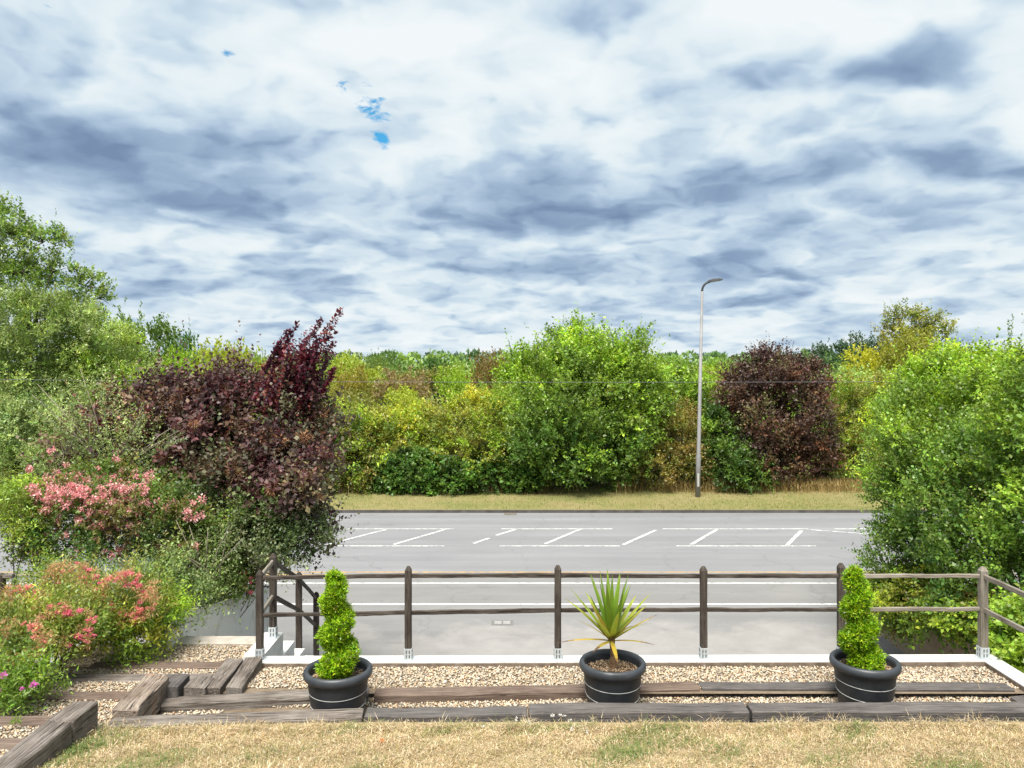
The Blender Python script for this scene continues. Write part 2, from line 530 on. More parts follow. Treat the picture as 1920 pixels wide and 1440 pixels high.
zr = ROADZ + 0.004
up, lo = 991.5, 1023.5
segs = [(on(a, up, zr), on(b, up, zr)) for a, b in ((652, 850), (940, 1148), (1243, 1515), (1565, 1780), (360, 560), (80, 270), (1880, 2100))]
segs += [(on(a, lo, zr), on(b, lo, zr)) for a, b in ((620, 833), (937, 1162), (1268, 1530), (300, 510), (0, 200), (1640, 1880))]
markings('', '', segs, 0.10, MARK, zr)
dg = [((613, 1021), (724, 993)), ((738, 1021), (836, 992.5)), ((888, 1019), (917, 1009)), ((930, 1004), (967, 992.5)), ((1022, 1020), (1090, 991.5)),
      ((1167, 1022), (1230, 994)), ((1296, 1021), (1344, 993)), ((1476, 1022), (1503, 995)), ((480, 1021), (610, 993)), ((350, 1021), (490, 993))]
markings('', '', [(on(*a, zr), on(*b, zr)) for a, b in dg], 0.135, MARK, zr + 0.004)
markings('', '', [(on(1515, 993, zr), on(1650, 1003, zr))], 0.11, MARK, zr + 0.004)
markings('', '', [((-140, 19.88, 0), (140, 19.88, 0))], 0.13, MARK, 0.004, 'painted_line')
markings('', '', [((-140, 21.75, 0), (140, 21.75, 0))], 0.115, MARK, 0.004, 'painted_line')
markings('', '', [((-140, 22.98, 0), (140, 22.98, 0)), ((-140, 23.25, 0), (140, 23.25, 0))], 0.09, YELL, zr, 'yellow_line')

# drain covers in the forecourt and a gully grate by the far kerb
dc = on(942, 1168, 0)
t0 = thing('drain_cover', 'pale square pair of drain covers set in the forecourt tarmac', 'drain cover', (dc.x, dc.y, 0.004))
a = Acc(); a.box(-.26, .26, -.17, .17, -.03, .002)
put('frame', a.mesh('frame', simple_mat('cover_surround', (.12, .118, .115), (.17, .165, .16), 12)), t0)
for sx in (-.105, .105):
    a = Acc(); a.box(-.085, .085, -.105, .105, -.02, .010)
    put('lid', a.mesh('lid', simple_mat('cover_lid', (.22, .215, .21), (.30, .29, .28), 12)), t0, (sx, 0, 0))
gp = on(957, 966, ROADZ)
t0 = thing('gully_grate', 'small iron drain grate at the far kerb of the road', 'drain grate', (gp.x, 32.05, ROADZ))
a = Acc(); a.box(-.26, .26, -.2, .2, -.02, .008)
for k in range(-4, 5):
    a.box(k * .055 - .012, k * .055 + .012, -.18, .18, .0081, .022)
put('grate', a.mesh('grate', simple_mat('iron', (.10, .09, .08), (.2, .17, .14), 14)), t0)

# ------------------------------------------------------------------ terrace: lawn, gravel, path, earth
ZW = 2.77                                            # top of the white wall


def lawn_z(x, y):
    return 2.84 + max(0, 7.3 - y) * 0.15 + 0.012 * mnoise.noise((x * 1.7, y * 1.7, 3))


sheet('lawn', -3.84, 11.0, 3.0, 7.36, 0, LAWNM, nx=60, ny=16, zf=lawn_z)
B1, B2 = 2.64, 2.705
sheet('gravel_bed', -4.0, 5.55, 7.12, 8.42, B1, GRAVM)
sheet('gravel_bed', -3.4, 5.56, 8.3, 9.03, B2, GRAVM)
TREADS = [(9.15, 10.1, 2.59, -3.2), (8.60, 9.16, 2.655, -3.34), (7.88, 8.58, 2.74, -3.80), (7.40, 7.88, 2.845, -3.85), (7.03, 7.40, 2.845, -3.72), (6.36, 7.03, 2.985, -4.06), (4.5, 6.36, 3.11, -4.06)]
for (y0, y1, z, xr) in TREADS:
    sheet('gravel_path', -5.6, xr, y0, y1, z, GRAVM)


def soil_z(x, y):
    base = 3.35 - 0.12 * max(0, y - 5) if y < 9 else 2.87 - (y - 9) * 0.55
    return max(0.02, base - 0.06 - 0.10 * max(0, -x - 6))


sheet('garden_earth', -16, -4.35, 4, 15.5, 0, EARTHM, nx=24, ny=24, zf=lambda x, y: soil_z(x, y) - (0.5 if x > -5.45 else 0))
sheet('garden_earth', 5.76, 16, 4, 9.4, 2.2, EARTHM, nx=20, ny=8, zf=lambda x, y: 2.45 - 0.05 * (x - 5.7))
sheet('garden_earth', 8.55, 26, 9.4, 18.0, 0.6, EARTHM)


# ------------------------------------------------------------------ scatter: pebbles and blades
def octa():
    V = np.array([(1, 0, 0), (-1, 0, 0), (0, 1, 0), (0, -1, 0), (0, 0, 1), (0, 0, -1)], float)
    Fc = np.array([(0, 2, 4), (2, 1, 4), (1, 3, 4), (3, 0, 4), (2, 0, 5), (1, 2, 5), (3, 1, 5), (0, 3, 5)])
    return V, Fc


def vnoise(P, f, seed):
    rng = np.random.default_rng(seed)
    o = np.zeros(len(P))
    for k in range(5):
        a = rng.normal(0, f * (1 + .6 * k), P.shape[1])
        o += np.sin(P @ a + rng.uniform(0, 6.28)) / (1 + .35 * k)
    return o / 2.2


PEBCOL = np.array([(.50, .40, .27), (.58, .49, .36), (.44, .30, .16), (.46, .25, .11), (.28, .25, .22), (.12, .10, .09), (.62, .57, .49), (.34, .29, .21)])
PEBW = np.array([.22, .22, .14, .09, .11, .06, .09, .07])


def pebbles(name, regions, dens, seed, size=0.0135):
    rng = np.random.default_rng(seed)
    V0, F0 = octa()
    P = []
    for (x0, x1, y0, y1, z) in regions:
        n = int((x1 - x0) * (y1 - y0) * dens)
        P.append(np.c_[rng.uniform(x0, x1, n), rng.uniform(y0, y1, n), z + rng.uniform(0.0, 0.016, n)])
    P = np.concatenate(P)
    n = len(P)
    s = size * rng.uniform(.65, 1.5, (n, 1)) * np.c_[rng.uniform(.8, 1.4, n), rng.uniform(.7, 1.1, n), rng.uniform(.5, .8, n)]
    th = rng.uniform(0, 6.28, n)
    V = V0[None] * s[:, None, :] * (1 + rng.normal(0, .16, (n, 6, 1)))
    c, sn = np.cos(th)[:, None], np.sin(th)[:, None]
    V = np.stack([V[..., 0] * c - V[..., 1] * sn, V[..., 0] * sn + V[..., 1] * c, V[..., 2] + V[..., 0] * rng.normal(0, .3, (n, 1))], -1) + P[:, None, :]
    Fc = F0[None] + (np.arange(n) * 6)[:, None, None]
    col = PEBCOL[rng.choice(len(PEBCOL), n, p=PEBW)] * rng.uniform(.7, 1.15, (n, 1)) * (1 + .16 * vnoise(P[:, :2], 3.0, 5))[:, None]
    me = npmesh(name, V.reshape(-1, 3), tris=Fc.reshape(-1, 3), facecol=np.repeat(col, 8, 0), mat=PEB, smooth=False)
    return put(name, me)


tag(pebbles('gravel', [(-3.5, 5.53, 8.1, 8.42, B1), (-3.0, 5.54, 8.42, 9.0, B2), (-3.6, -3.0, 7.4, 8.42, B1)], 2300, 1), 'mixed buff and grey pebbles filling the two beds behind the sleepers', 'gravel', kind='stuff')
tag(pebbles('path_gravel', [(-5.6, -3.2, 9.22, 9.98, 2.59), (-5.6, -3.36, 8.68, 9.06, 2.655), (-5.6, -3.8, 7.97, 8.5, 2.74), (-5.6, -3.86, 7.12, 7.80, 2.845), (-3.86, -3.74, 7.14, 7.38, 2.845), (-5.5, -4.07, 6.44, 6.95, 2.985), (-5.3, -4.07, 5.6, 6.27, 3.11)], 2300, 2, 0.0125), 'pale pebbles on the stepped path beside the flower bed', 'gravel', kind='stuff')


def blades(name, P, L, Wd, lean, cols, rng, mat):
    n = len(P)
    th = rng.uniform(0, 6.28, n)
    d = np.c_[np.cos(th), np.sin(th), np.zeros(n)]
    s = np.c_[-np.sin(th), np.cos(th), np.zeros(n)] * (Wd / 2)[:, None]
    up = np.array([0, 0, 1.0])
    ln = lean[:, None]
    m = P + up * (L * .55)[:, None] * np.sqrt(np.maximum(0.05, 1 - ln ** 2 * .3)) + d * L[:, None] * ln * .3
    tip = P + up * (L * np.sqrt(np.maximum(0.03, 1 - lean ** 2)))[:, None] + d * L[:, None] * ln
    V = np.stack([P - s, P + s, m, m - s * .8, m + s * .8, tip], 1).reshape(-1, 3)
    b = (np.arange(n) * 6)[:, None]
    tr = np.concatenate([b + np.array([[0, 1, 2]]), b + np.array([[3, 4, 5]])], 1).reshape(-1, 3)
    return put(name, npmesh(name, V, tris=tr, facecol=np.repeat(cols, 2, 0), mat=mat))


def lawn_grass():
    rng = np.random.default_rng(5)
    n = 115000
    P = np.c_[rng.uniform(-3.82, 6.6, n), 5.3 + (7.30 - 5.3) * rng.uniform(0, 1, n) ** .9, np.zeros(n)]
    edge = np.c_[rng.uniform(-3.8, 6.6, 9000), rng.normal(7.14, .06, 9000), np.zeros(9000)]
    edge[:, 1] += 0.018 * edge[:, 0]
    P = np.concatenate([P, edge])
    n = len(P)
    P[:, 2] = 2.84 + np.maximum(0, 7.3 - P[:, 1]) * .15 - .004
    g = vnoise(P[:, :2], 3.2, 1) + .5 * vnoise(P[:, :2], 9, 2)
    h = vnoise(P[:, :2], 5.0, 3)
    L = rng.uniform(.025, .075, n) * (1 + .45 * h)
    L[-9000:] *= rng.uniform(1.0, 2.2, 9000)
    straw = np.array([(.60, .49, .31), (.72, .61, .43), (.52, .38, .20), (.32, .23, .11)])
    col = straw[rng.integers(0, 4, n)] * rng.uniform(.75, 1.15, (n, 1)) * (1 + .16 * vnoise(P[:, :2], 7.0, 12))[:, None]
    gm = (g + rng.normal(0, .42, n)) > 0.62
    gs = np.array([(.13, .19, .04), (.20, .25, .07), (.10, .17, .06)])
    col[gm] = gs[rng.integers(0, 3, gm.sum())]
    ol = (np.abs(h) < .25) & (rng.random(n) < .35)
    col[ol] = np.array((.36, .33, .14)) * rng.uniform(.8, 1.1, (ol.sum(), 1))
    o = blades('grass', P, L, rng.uniform(.004, .0075, n), np.clip(rng.normal(.80, .22, n), .1, .985), col, rng, DRY)
    tag(o, 'dry straw coloured lawn grass with greener patches in the foreground', 'grass', kind='stuff')


lawn_grass()


def verge_grass():
    rng = np.random.default_rng(6)
    n = 26000
    P = np.c_[rng.uniform(-26, 24, n), rng.uniform(32.5, 38.5, n), np.zeros(n)]
    g = vnoise(P[:, :2], .8, 4)
    L = rng.uniform(.05, .13, n)
    gr = np.array([(.19, .21, .055), (.26, .23, .085), (.32, .25, .12), (.14, .18, .045)])
    col = gr[np.clip(np.round(1.2 - g + rng.normal(0, .6, n) + (P[:, 0] > 0) * .5), 0, 3).astype(int) % 4] * rng.uniform(.8, 1.15, (n, 1))
    n2 = 20000                                           # tall dry tufts along the foot of the hedge
    P2 = np.c_[rng.uniform(-14, 20, n2), rng.normal(37.2, .45, n2), np.zeros(n2)]
    den = vnoise(P2[:, :1], 1.1, 9) + (P2[:, 0] > 7.5) * .9 + rng.normal(0, .3, n2)
    P2 = P2[den > .25]
    n2 = len(P2)
    col2 = np.array([(.40, .27, .11), (.46, .34, .16), (.32, .22, .08), (.26, .24, .08)])[rng.integers(0, 4, n2)]
    P = np.concatenate([P, P2])
    L = np.concatenate([L, rng.uniform(.25, .75, n2)])
    P[:, 2] = .004 + .12 * np.maximum(0, (P[:, 1] - 34.5) / 5) - .02
    col = np.concatenate([col, col2])
    n = len(P)
    o = blades('verge_tufts', P, L, rng.uniform(.02, .035, n), rng.uniform(.1, .7, n), col, rng, DRY)
    tag(o, 'sunburnt grass and tall dry tufts along the far verge', 'grass', kind='stuff')


verge_grass()


# ------------------------------------------------------------------ timber
def beam_mesh(name, L, w, h, mat, seed=0, wob=0.006, seg=14, ch=0.012, point=0.0):
    """timber along local X, from 0 to L, centred on Y and Z; point > 0 gives a weathered pointed end at x = L"""
    V, Fs = [], []
    ring = lambda sy, sz: [(-w / 2 * sy + ch, -h / 2 * sz), (w / 2 * sy - ch, -h / 2 * sz), (w / 2 * sy, -h / 2 * sz + ch), (w / 2 * sy, h / 2 * sz - ch), (w / 2 * sy - ch, h / 2 * sz), (-w / 2 * sy + ch, h / 2 * sz), (-w / 2 * sy, h / 2 * sz - ch), (-w / 2 * sy, -h / 2 * sz + ch)]
    xs = [0, ch] + [L * i / seg for i in range(1, seg)] + [L - max(ch, point), L]
    sc = [.93] + [1.0] * (len(xs) - 2) + [.93 if point == 0 else .42]
    for i, x in enumerate(xs):
        for j, (y, z) in enumerate(ring(1, 1)):
            y, z = y * sc[i], z * sc[i]
            q = Vector((x * 2.2 + seed * 7.3, y * 9 + seed, z * 9))
            dv = mnoise.noise_vector(q) * wob + mnoise.noise_vector(q * 4.1) * wob * .45
            V.append((x + dv.x * .6, y + dv.y, z + dv.z))
    for i in range(len(xs) - 1):
        for j in range(8):
            Fs.append((i * 8 + j, (i + 1) * 8 + j, (i + 1) * 8 + (j + 1) % 8, i * 8 + (j + 1) % 8))
    Fs.append(tuple(range(8)))
    Fs.append(tuple((len(xs) - 1) * 8 + j for j in range(7, -1, -1)))
    return npmesh(name, V, polys=Fs, mat=mat)


def frame(p0, p1, up=(0, 0, 1)):
    p0, p1 = Vector(p0), Vector(p1)
    x = (p1 - p0).normalized()
    u = Vector(up)
    y = u.cross(x).normalized()
    z = x.cross(y)
    return Matrix(((x.x, y.x, z.x, p0.x), (x.y, y.y, z.y, p0.y), (x.z, y.z, z.z, p0.z), (0, 0, 0, 1)))


def beam(name, p0, p1, w, h, mat, parent=None, org=(0, 0, 0), up=(0, 0, 1), **kw):
    p0, p1 = Vector(p0) - Vector(org), Vector(p1) - Vector(org)
    o = bpy.data.objects.new(name, beam_mesh(name, (p1 - p0).length, w, h, mat, **kw))
    COL.objects.link(o)
    o.parent = parent
    o.matrix_local = frame(p0, p1, up)
    return o


def sleeper(label, p0, p1, w=0.22, h=0.16, mat=None, group='old railway sleepers edging the beds', **kw):
    """p0, p1 are the ends of the TOP centre line"""
    p0, p1 = Vector(p0), Vector(p1)
    dn = Vector((0, 0, -h / 2))
    o = beam('sleeper', p0 + dn, p1 + dn, w, h, mat or SLP, **kw)
    return tag(o, label, 'sleeper', group)


def rowpt(px, py, z):                                 # top FRONT edge pixel -> centre line
    p = on(px, py, z)
    return p + Vector((0, .105, 0))


Z1, Z2 = 2.885, 2.735
sleeper('pale grey sleeper at the lawn edge in front of the left pot', rowpt(182, 1364, Z1) + Vector((.05, .02, 0)), rowpt(676, 1345, Z1), .21, .20, SLP, seed=1, wob=.013)
sleeper('short grey split sleeper at the lawn edge between the left and middle pots', rowpt(682, 1344, Z1 - .005), rowpt(988, 1341, Z1 - .01), .20, .20, SLPD, seed=2, wob=.014)
sleeper('dark grey sleeper at the lawn edge in front of the cabbage palm pot', rowpt(992, 1336, Z1 + .01), rowpt(1406, 1334, Z1), .21, .20, SLPD, seed=3, wob=.012)
sleeper('long dark sleeper at the lawn edge in front of the right pot', rowpt(1411, 1334, Z1), rowpt(1990, 1333, Z1), .21, .20, SLPD, seed=4, wob=.010)
sleeper('pale weathered sleeper behind the left pot, between the two gravel strips', rowpt(297, 1322, Z2), rowpt(688, 1302, Z2), .19, .17, SLP, seed=5, wob=.012)
sleeper('long reddish brown sleeper between the gravel strips behind the middle pot', rowpt(700, 1305, Z2), rowpt(1312, 1292, Z2), .19, .17, SLPB, seed=6, wob=.010)
sleeper('grey brown sleeper between the gravel strips behind the right pot', rowpt(1317, 1291, Z2), rowpt(1905, 1293, Z2), .19, .17, SLPD, seed=7, wob=.010)
sleeper('sleeper closing the right end of the front gravel strip', (5.52, 7.66, Z2 - .02), (5.42, 8.24, Z2 - .02), .2, .17, SLPD, seed=8, wob=.01)
# big timbers down the right side of the stepped path
GP = 'old sleepers stepping down beside the path'
sleeper('longest grey sleeper beside the path in the bottom left corner', (-3.95, 4.6, 3.155), (-3.95, 6.70, 3.155), .24, .42, SLP, GP, seed=11, wob=.010)
sleeper('short grey block butted to the far end of the longest path sleeper', (-3.95, 6.725, 3.155), (-3.95, 7.13, 3.15), .24, .42, SLP, GP, seed=12, wob=.014)
sleeper('rotten pale sleeper with orange decayed side beside the path', (-3.73, 7.40, 2.945), (-3.785, 8.20, 2.955), .25, .30, SLPO, GP, seed=13, wob=.022)
sleeper('short dark brown sleeper end next to the rotten one', (-3.665, 8.13, 2.86), (-3.665, 8.46, 2.86), .25, .28, SLPD, GP, seed=14, wob=.010)
sleeper('short grey brown sleeper end, second from the rotten one', (-3.38, 8.18, 2.83), (-3.385, 8.46, 2.835), .22, .26, SLP, GP, seed=15, wob=.012)
sleeper('pale grey slanting sleeper, second from the foot of the left corner post', (-3.225, 8.24, 2.80), (-3.235, 8.99, 2.825), .20, .26, SLP, GP, seed=16, wob=.012)
sleeper('grey slanting sleeper touching the foot of the left corner post', (-2.99, 8.26, 2.80), (-3.005, 8.97, 2.85), .18, .26, SLP, GP, seed=17, wob=.014)
# risers across the path
GR = 'timber risers across the gravel path'
for i, (y, z, x0, x1, m, lab) in enumerate([
        (10.16, 2.615, -4.56, -3.225, 'c', 'pale concrete edging at the head of the white steps'),
        (9.15, 2.68, -5.0, -3.09, SLPB, 'brown timber riser across the path, nearest the head of the white steps'),
        (8.59, 2.765, -5.2, -3.37, SLP, 'grey timber riser running behind the short sleeper ends'),
        (7.88, 2.87, -5.1, -3.87, SLPB, 'brown timber riser meeting the rotten sleeper'),
        (7.03, 3.01, -5.2, -4.08, SLPB, 'brown timber riser at the left edge, second from the bottom corner'),
        (6.35, 3.135, -5.2, -4.08, SLPB, 'brown timber riser at the bottom left corner of the path')]):
    if m == 'c':
        b = beam('step_edging', (x0, y, z - .07), (x1, y, z - .07), .27, .14, simple_mat('pale_concrete', (.30, .27, .23), (.42, .39, .34), 9, .9, .2, .5, 50), seed=21, wob=.006)
        tag(b, lab, 'edging')
    else:
        sleeper(lab, (x0, y, z), (x1, y + .02, z), .19, .13, m, GR, seed=20 + i, wob=.009)

# ------------------------------------------------------------------ white wall, steps and their side walls
XL, XR = -3.06, 5.55


def wall_y(x):
    return 8.98 + 0.006 * (x - XL)


wl = thing('retaining_wall', 'white topped retaining wall under the post and rail fence', 'wall', (XL, 9.0, 0))
o3 = (XL, 9.0, 0)


def prism(acc, pts, z0, z1, mi=0):
    n = len(pts)
    V = [(x, y, z0) for x, y in pts] + [(x, y, z1) for x, y in pts]
    acc.add(V, [tuple(range(n - 1, -1, -1)), tuple(range(n, 2 * n))] + [(i, (i + 1) % n, n + (i + 1) % n, n + i) for i in range(n)], mi)


foot = [(XL, wall_y(XL)), (XR, wall_y(XR)), (XR, 3.5), (XR + .22, 3.5), (XR + .22, wall_y(XR) + .21), (XL, wall_y(XL) + .21)]
a = Acc(); prism(a, foot, -0.12, ZW - .012)
put('wall_body', a.mesh('wall_body', CONC, off=o3), wl)
a = Acc(); prism(a, [(x, y + (0.004 if i in (0, 1) else 0)) for i, (x, y) in enumerate(foot)], ZW - .0119, ZW)
put('white_coping', a.mesh('white_coping', WHITE, off=o3), wl)
# side wall with a stepped top going down beside the stairs
sw = thing('stepped_wall', 'white wall with a zigzag stepped top beside the stairs', 'wall', (-3.1, 9.2, 0))
a = Acc()
ST = [(9.21, 10.02, 2.76)]
y, z = 10.02, 2.76
for k in range(8):
    z -= .30
    ST.append((y, y + .52, z)); y += .52
for (y0, y1, z) in ST:
    if z > 0.05:
        a.box(-3.22, -2.98, y0, y1 + .0005, -0.1, z)
put('stepped_body', a.mesh('stepped_body', WHITE, off=(-3.1, 9.2, 0)), sw)
lw = thing('stair_wall', 'plain white wall on the left of the steps under the shrubs', 'wall', (-4.4, 9.8, 0))
a = Acc()
V = [(-4.62, 9.84, -.1), (-4.40, 9.84, -.1), (-4.40, 14.4, -.1), (-4.62, 14.4, -.1), (-4.62, 9.84, 3.02), (-4.40, 9.84, 3.02), (-4.40, 14.4, 2.1), (-4.62, 14.4, 2.1)]
a.add(V, [(0, 3, 2, 1), (4, 5, 6, 7), (0, 1, 5, 4), (1, 2, 6, 5), (2, 3, 7, 6), (3, 0, 4, 7)])
put('wall_body', a.mesh('wall_body', WHITE, off=(-4.4, 9.8, 0)), lw)
stp = thing('white_steps', 'flight of white steps going down to the forecourt', 'steps', (-3.8, 9.8, 0))
for k in range(14):
    zt = 2.43 - k * .19
    if zt < .05:
        break
    a = Acc(); a.box(-4.399, -3.221, 10.3 + k * .34, 10.3 + (k + 1) * .34, -.1, zt)
    put('step', a.mesh('step', WHITE, off=(-3.8, 9.8, 0)), stp)
tw = thing('low_wall', 'tan rendered low wall under the ivy at the forecourt edge', 'wall', (8.4, 13, 0))
a = Acc()
V = [(8.35, 9.4, -.1), (8.62, 9.4, -.1), (8.75, 18.6, -.1), (8.48, 18.6, -.1), (8.35, 9.4, 1.5), (8.62, 9.4, 1.5), (8.75, 18.6, .75), (8.48, 18.6, .75)]
a.add(V, [(0, 3, 2, 1), (4, 5, 6, 7), (0, 1, 5, 4), (1, 2, 6, 5), (2, 3, 7, 6), (3, 0, 4, 7)])
put('wall_body', a.mesh('wall_body', TANW, off=(8.4, 13, 0)), tw)

# ------------------------------------------------------------------ post and rail fence
def post(parent, org, x, y, zb, H, mat, seed, shoe=True, w=.082):
    b = Vector((x, y, zb))
    p = beam('post', b + Vector((0, 0, .0)), b + Vector((0, 0, H)), w, w, mat, parent, org, up=(0, 1, 0), seed=seed, wob=.003, seg=8, ch=.010, point=.045)
    if shoe:
        a = Acc()
        hw = w / 2 + .006
        a.box(0.0, .135, -hw, hw, -hw, hw)
        for sy in (-.018, .018):                          # slots in the face towards the lawn and its opposite
            for sx in (.025, .08):
                a.box(sx, sx + .038, sy - .0055, sy + .0055, -hw - .002, hw + .002, 1)
                a.box(sx, sx + .038, -hw - .002, hw + .002, sy - .0055, sy + .0055, 1)
        a.box(0.0, .006, -hw - .025, hw + .025, -hw - .025, hw + .025)
        put('post_shoe', a.mesh('post_shoe', [ZINC, SLOT]), p)
    return p


FO = (-2.97, 9.08, ZW)
fence = thing('post_and_rail_fence', 'dark brown two rail timber fence along the white wall', 'fence', FO)
PX = [487, 765.5, 1046, 1319, 1577, 1843]
PP = []
for i, px in enumerate(PX):
    yy = 9.08 + 0.006 * (px - 487) / 160
    x = (px - CX) / F * yy
    PP.append((x, yy))
    zt = [1070, 1062, 1060, 1062, 1056, 1063][i]
    H = CZ - (zt - HY) / F * yy - ZW
    pale = i == 5
    p = post(fence, FO, x, yy, ZW + .001, H, POSTP if pale else POSTW, 30 + i, True, .088 if pale else .078)
    if pale:
        p['label'] = 'bleached pale corner post'
RT = [1083, 1080, 1079, 1080, 1080, 1080]
RB = [1153, 1149, 1144, 1143, 1143, 1142]
for i in range(5):
    (xa, ya), (xb, yb) = PP[i], PP[i + 1]
    for rr in (RT, RB):
        za = CZ - (rr[i] - HY) / F * ya
        zb = CZ - (rr[i + 1] - HY) / F * yb
        r = beam('rail', (xa + .03, ya - .0, za), (xb - .03, yb, zb), .030, .050, POSTP if i == 4 else POSTW, fence, FO, seed=50 + i * 2 + (rr is RB), wob=.010, seg=18, ch=.008)
        if i == 4:
            r['label'] = 'greyer weathered rail'
xa, ya = PP[5]
post(fence, FO, xa + .02, ya - 1.78, ZW + .001, 1.10, POSTP, 61)
for zz in (CZ - (1080 - HY) / F * ya, CZ - (1142 - HY) / F * ya):
    beam('rail', (xa, ya - .03, zz), (xa + .02, ya - 1.75, zz), .032, .062, POSTP, fence, FO, seed=int(zz * 50), wob=.006, seg=18, ch=.008)

SO = (-3.1, 9.85, 2.76)
sr = thing('stair_railing', 'brown timber handrail stepping down beside the white stairs', 'railing', SO)
SP = []
for i, (px, pt, pb, D) in enumerate([(512, 1038, 1197, 9.85), (560.5, 1073, 1203, 11.25), (593, 1110, 1224, 12.55), (619, 1138, 1236, 13.75)]):
    x = (px - CX) / F * D
    zb = CZ - (pb - HY) / F * D
    zt = CZ - (pt - HY) / F * D
    top = max(s[2] for s in ST if s[0] <= D <= s[1] + .001) if D < ST[-1][1] else zb
    SP.append((x, D, zt))
    post(sr, SO, x, D, max(0.3, top) + .001, zt - max(.3, top), POSTW, 70 + i)
(x0, y0) = PP[0]
for k, dzr in enumerate((.10, .55)):
    beam('rail', (x0, y0 + .03, CZ - ((1083, 1153)[k] - HY) / F * y0), (SP[0][0], SP[0][1] - .03, SP[0][2] - dzr), .032, .062, POSTP, sr, SO, seed=80 + k, wob=.005, ch=.008)
    for i in range(3):
        A, B = Vector(SP[i]), Vector(SP[i + 1])
        d = (B - A).normalized() * .03
        beam('rail', A - Vector((0, 0, dzr)) + d, B - Vector((0, 0, dzr)) - d, .034, .062, POSTW, sr, SO, seed=83 + 4 * k + i, wob=.005, ch=.008)

# ------------------------------------------------------------------ pots
def make_pot(px, rim_y, label, seed):
    D = (CZ - 3.15) * F / (rim_y - HY)
    x = (px - CX) / F * D
    zb = B1 + .006
    t = thing('plant_pot', label, 'plant pot', (x, D, zb), 'black plant pots', rz=seed * 1.3)
    H = 3.165 - zb
    a = Acc()
    a.lathe([(0.0, 0.0), (.235, 0.0), (.25, .012), (.268, .10), (.285, .22), (.298, .34), (.305, H - .10), (.305, H - .09), (.292, H - .088), (.285, H - .14), (0.0, H - .16)], 48)
    put('pot_body', a.mesh('pot_body', POTM, True), t)
    a = Acc()
    prof = [(.300, H - .088)] + [(.318 + .032 * math.cos(q), H - .048 + .046 * math.sin(q)) for q in np.linspace(-1.9, 3.6, 16)] + [(.287, H - .088)]
    a.lathe(prof, 56)
    put('pot_rim', a.mesh('pot_rim', POTR, True), t)
    for zz, tilt in ((.17, .018), (.30, .012)):
        a = Acc()
        k = 56
        pts = []
        for j in range(k + 1):
            q = 2 * math.pi * j / k
            z = zz + tilt * math.sin(q + seed)
            r = np.interp(z, [.10, .22, .34, .45], [.268, .285, .298, .305])
            pts.append(((r + .001) * math.cos(q), (r + .001) * math.sin(q), z))
        a.tube(pts, .0038, 5, cap=False)
        put('band', a.mesh('band', BAND, True), t)
    a = Acc()
    rng = random.Random(seed)
    rings, k = [0.001, .08, .16, .22, .283], 28
    V = [(r * math.cos(2 * math.pi * j / k), r * math.sin(2 * math.pi * j / k), H - .115 + .035 * (1 - (r / .29) ** 2) + rng.uniform(-.008, .008)) for r in rings for j in range(k)]
    a.add(V, [(i * k + j, i * k + (j + 1) % k, (i + 1) * k + (j + 1) % k, (i + 1) * k + j) for i in range(4) for j in range(k)])
    put('soil', a.mesh('soil', SOIL), t)
    n = 900
    g = np.random.default_rng(seed)
    q, rr = g.uniform(0, 6.28, n), .275 * np.sqrt(g.random(n))
    P = np.c_[rr * np.cos(q), rr * np.sin(q), H - .108 + .035 * (1 - (rr / .29) ** 2)]
    d = g.normal(0, 1, (n, 3)); d[:, 2] = np.abs(d[:, 2]) * .3
    col = np.array([(.42, .30, .19), (.55, .42, .28), (.20, .13, .08), (.30, .2, .12)])[g.integers(0, 4, n)]
    o = put('bark_chips', leaf_mesh('bark_chips', P, d, g.normal(0, .5, (n, 3)) + (0, 0, 1), g.uniform(.015, .04, n), g.uniform(.006, .014, n), col, CHIP), t)
    tag(o, kind='stuff')
    return Vector((x, D, zb)), H


# ------------------------------------------------------------------ foliage engine
def unit(v):
    return v / np.maximum(1e-9, np.linalg.norm(v, axis=-1, keepdims=True))


def leaf_mesh(name, P, D, N, L, Wd, col, mat, fold=0.18):
    n = len(P)
    D = unit(np.asarray(D, float))
    S = unit(np.cross(D, N))
    Nn = np.cross(S, D)
    L, Wd = np.asarray(L)[:, None], np.asarray(Wd)[:, None]
    m = P + D * L * .42 + Nn * Wd * fold
    V = np.stack([P, m - S * Wd / 2, P + D * L - Nn * L * .06, m + S * Wd / 2], 1).reshape(-1, 3)
    q = (np.arange(n) * 4)[:, None] + np.array([[0, 1, 2, 3]])
    return npmesh(name, V, quads=q, facecol=col, mat=mat)


CG = np.array([1.42, 1.42, 1.0])                     # overall leaf reflectance


def pal(*items):
    return np.array([c for c, w in items], float) * CG, np.array([w for c, w in items], float) / sum(w for c, w in items)


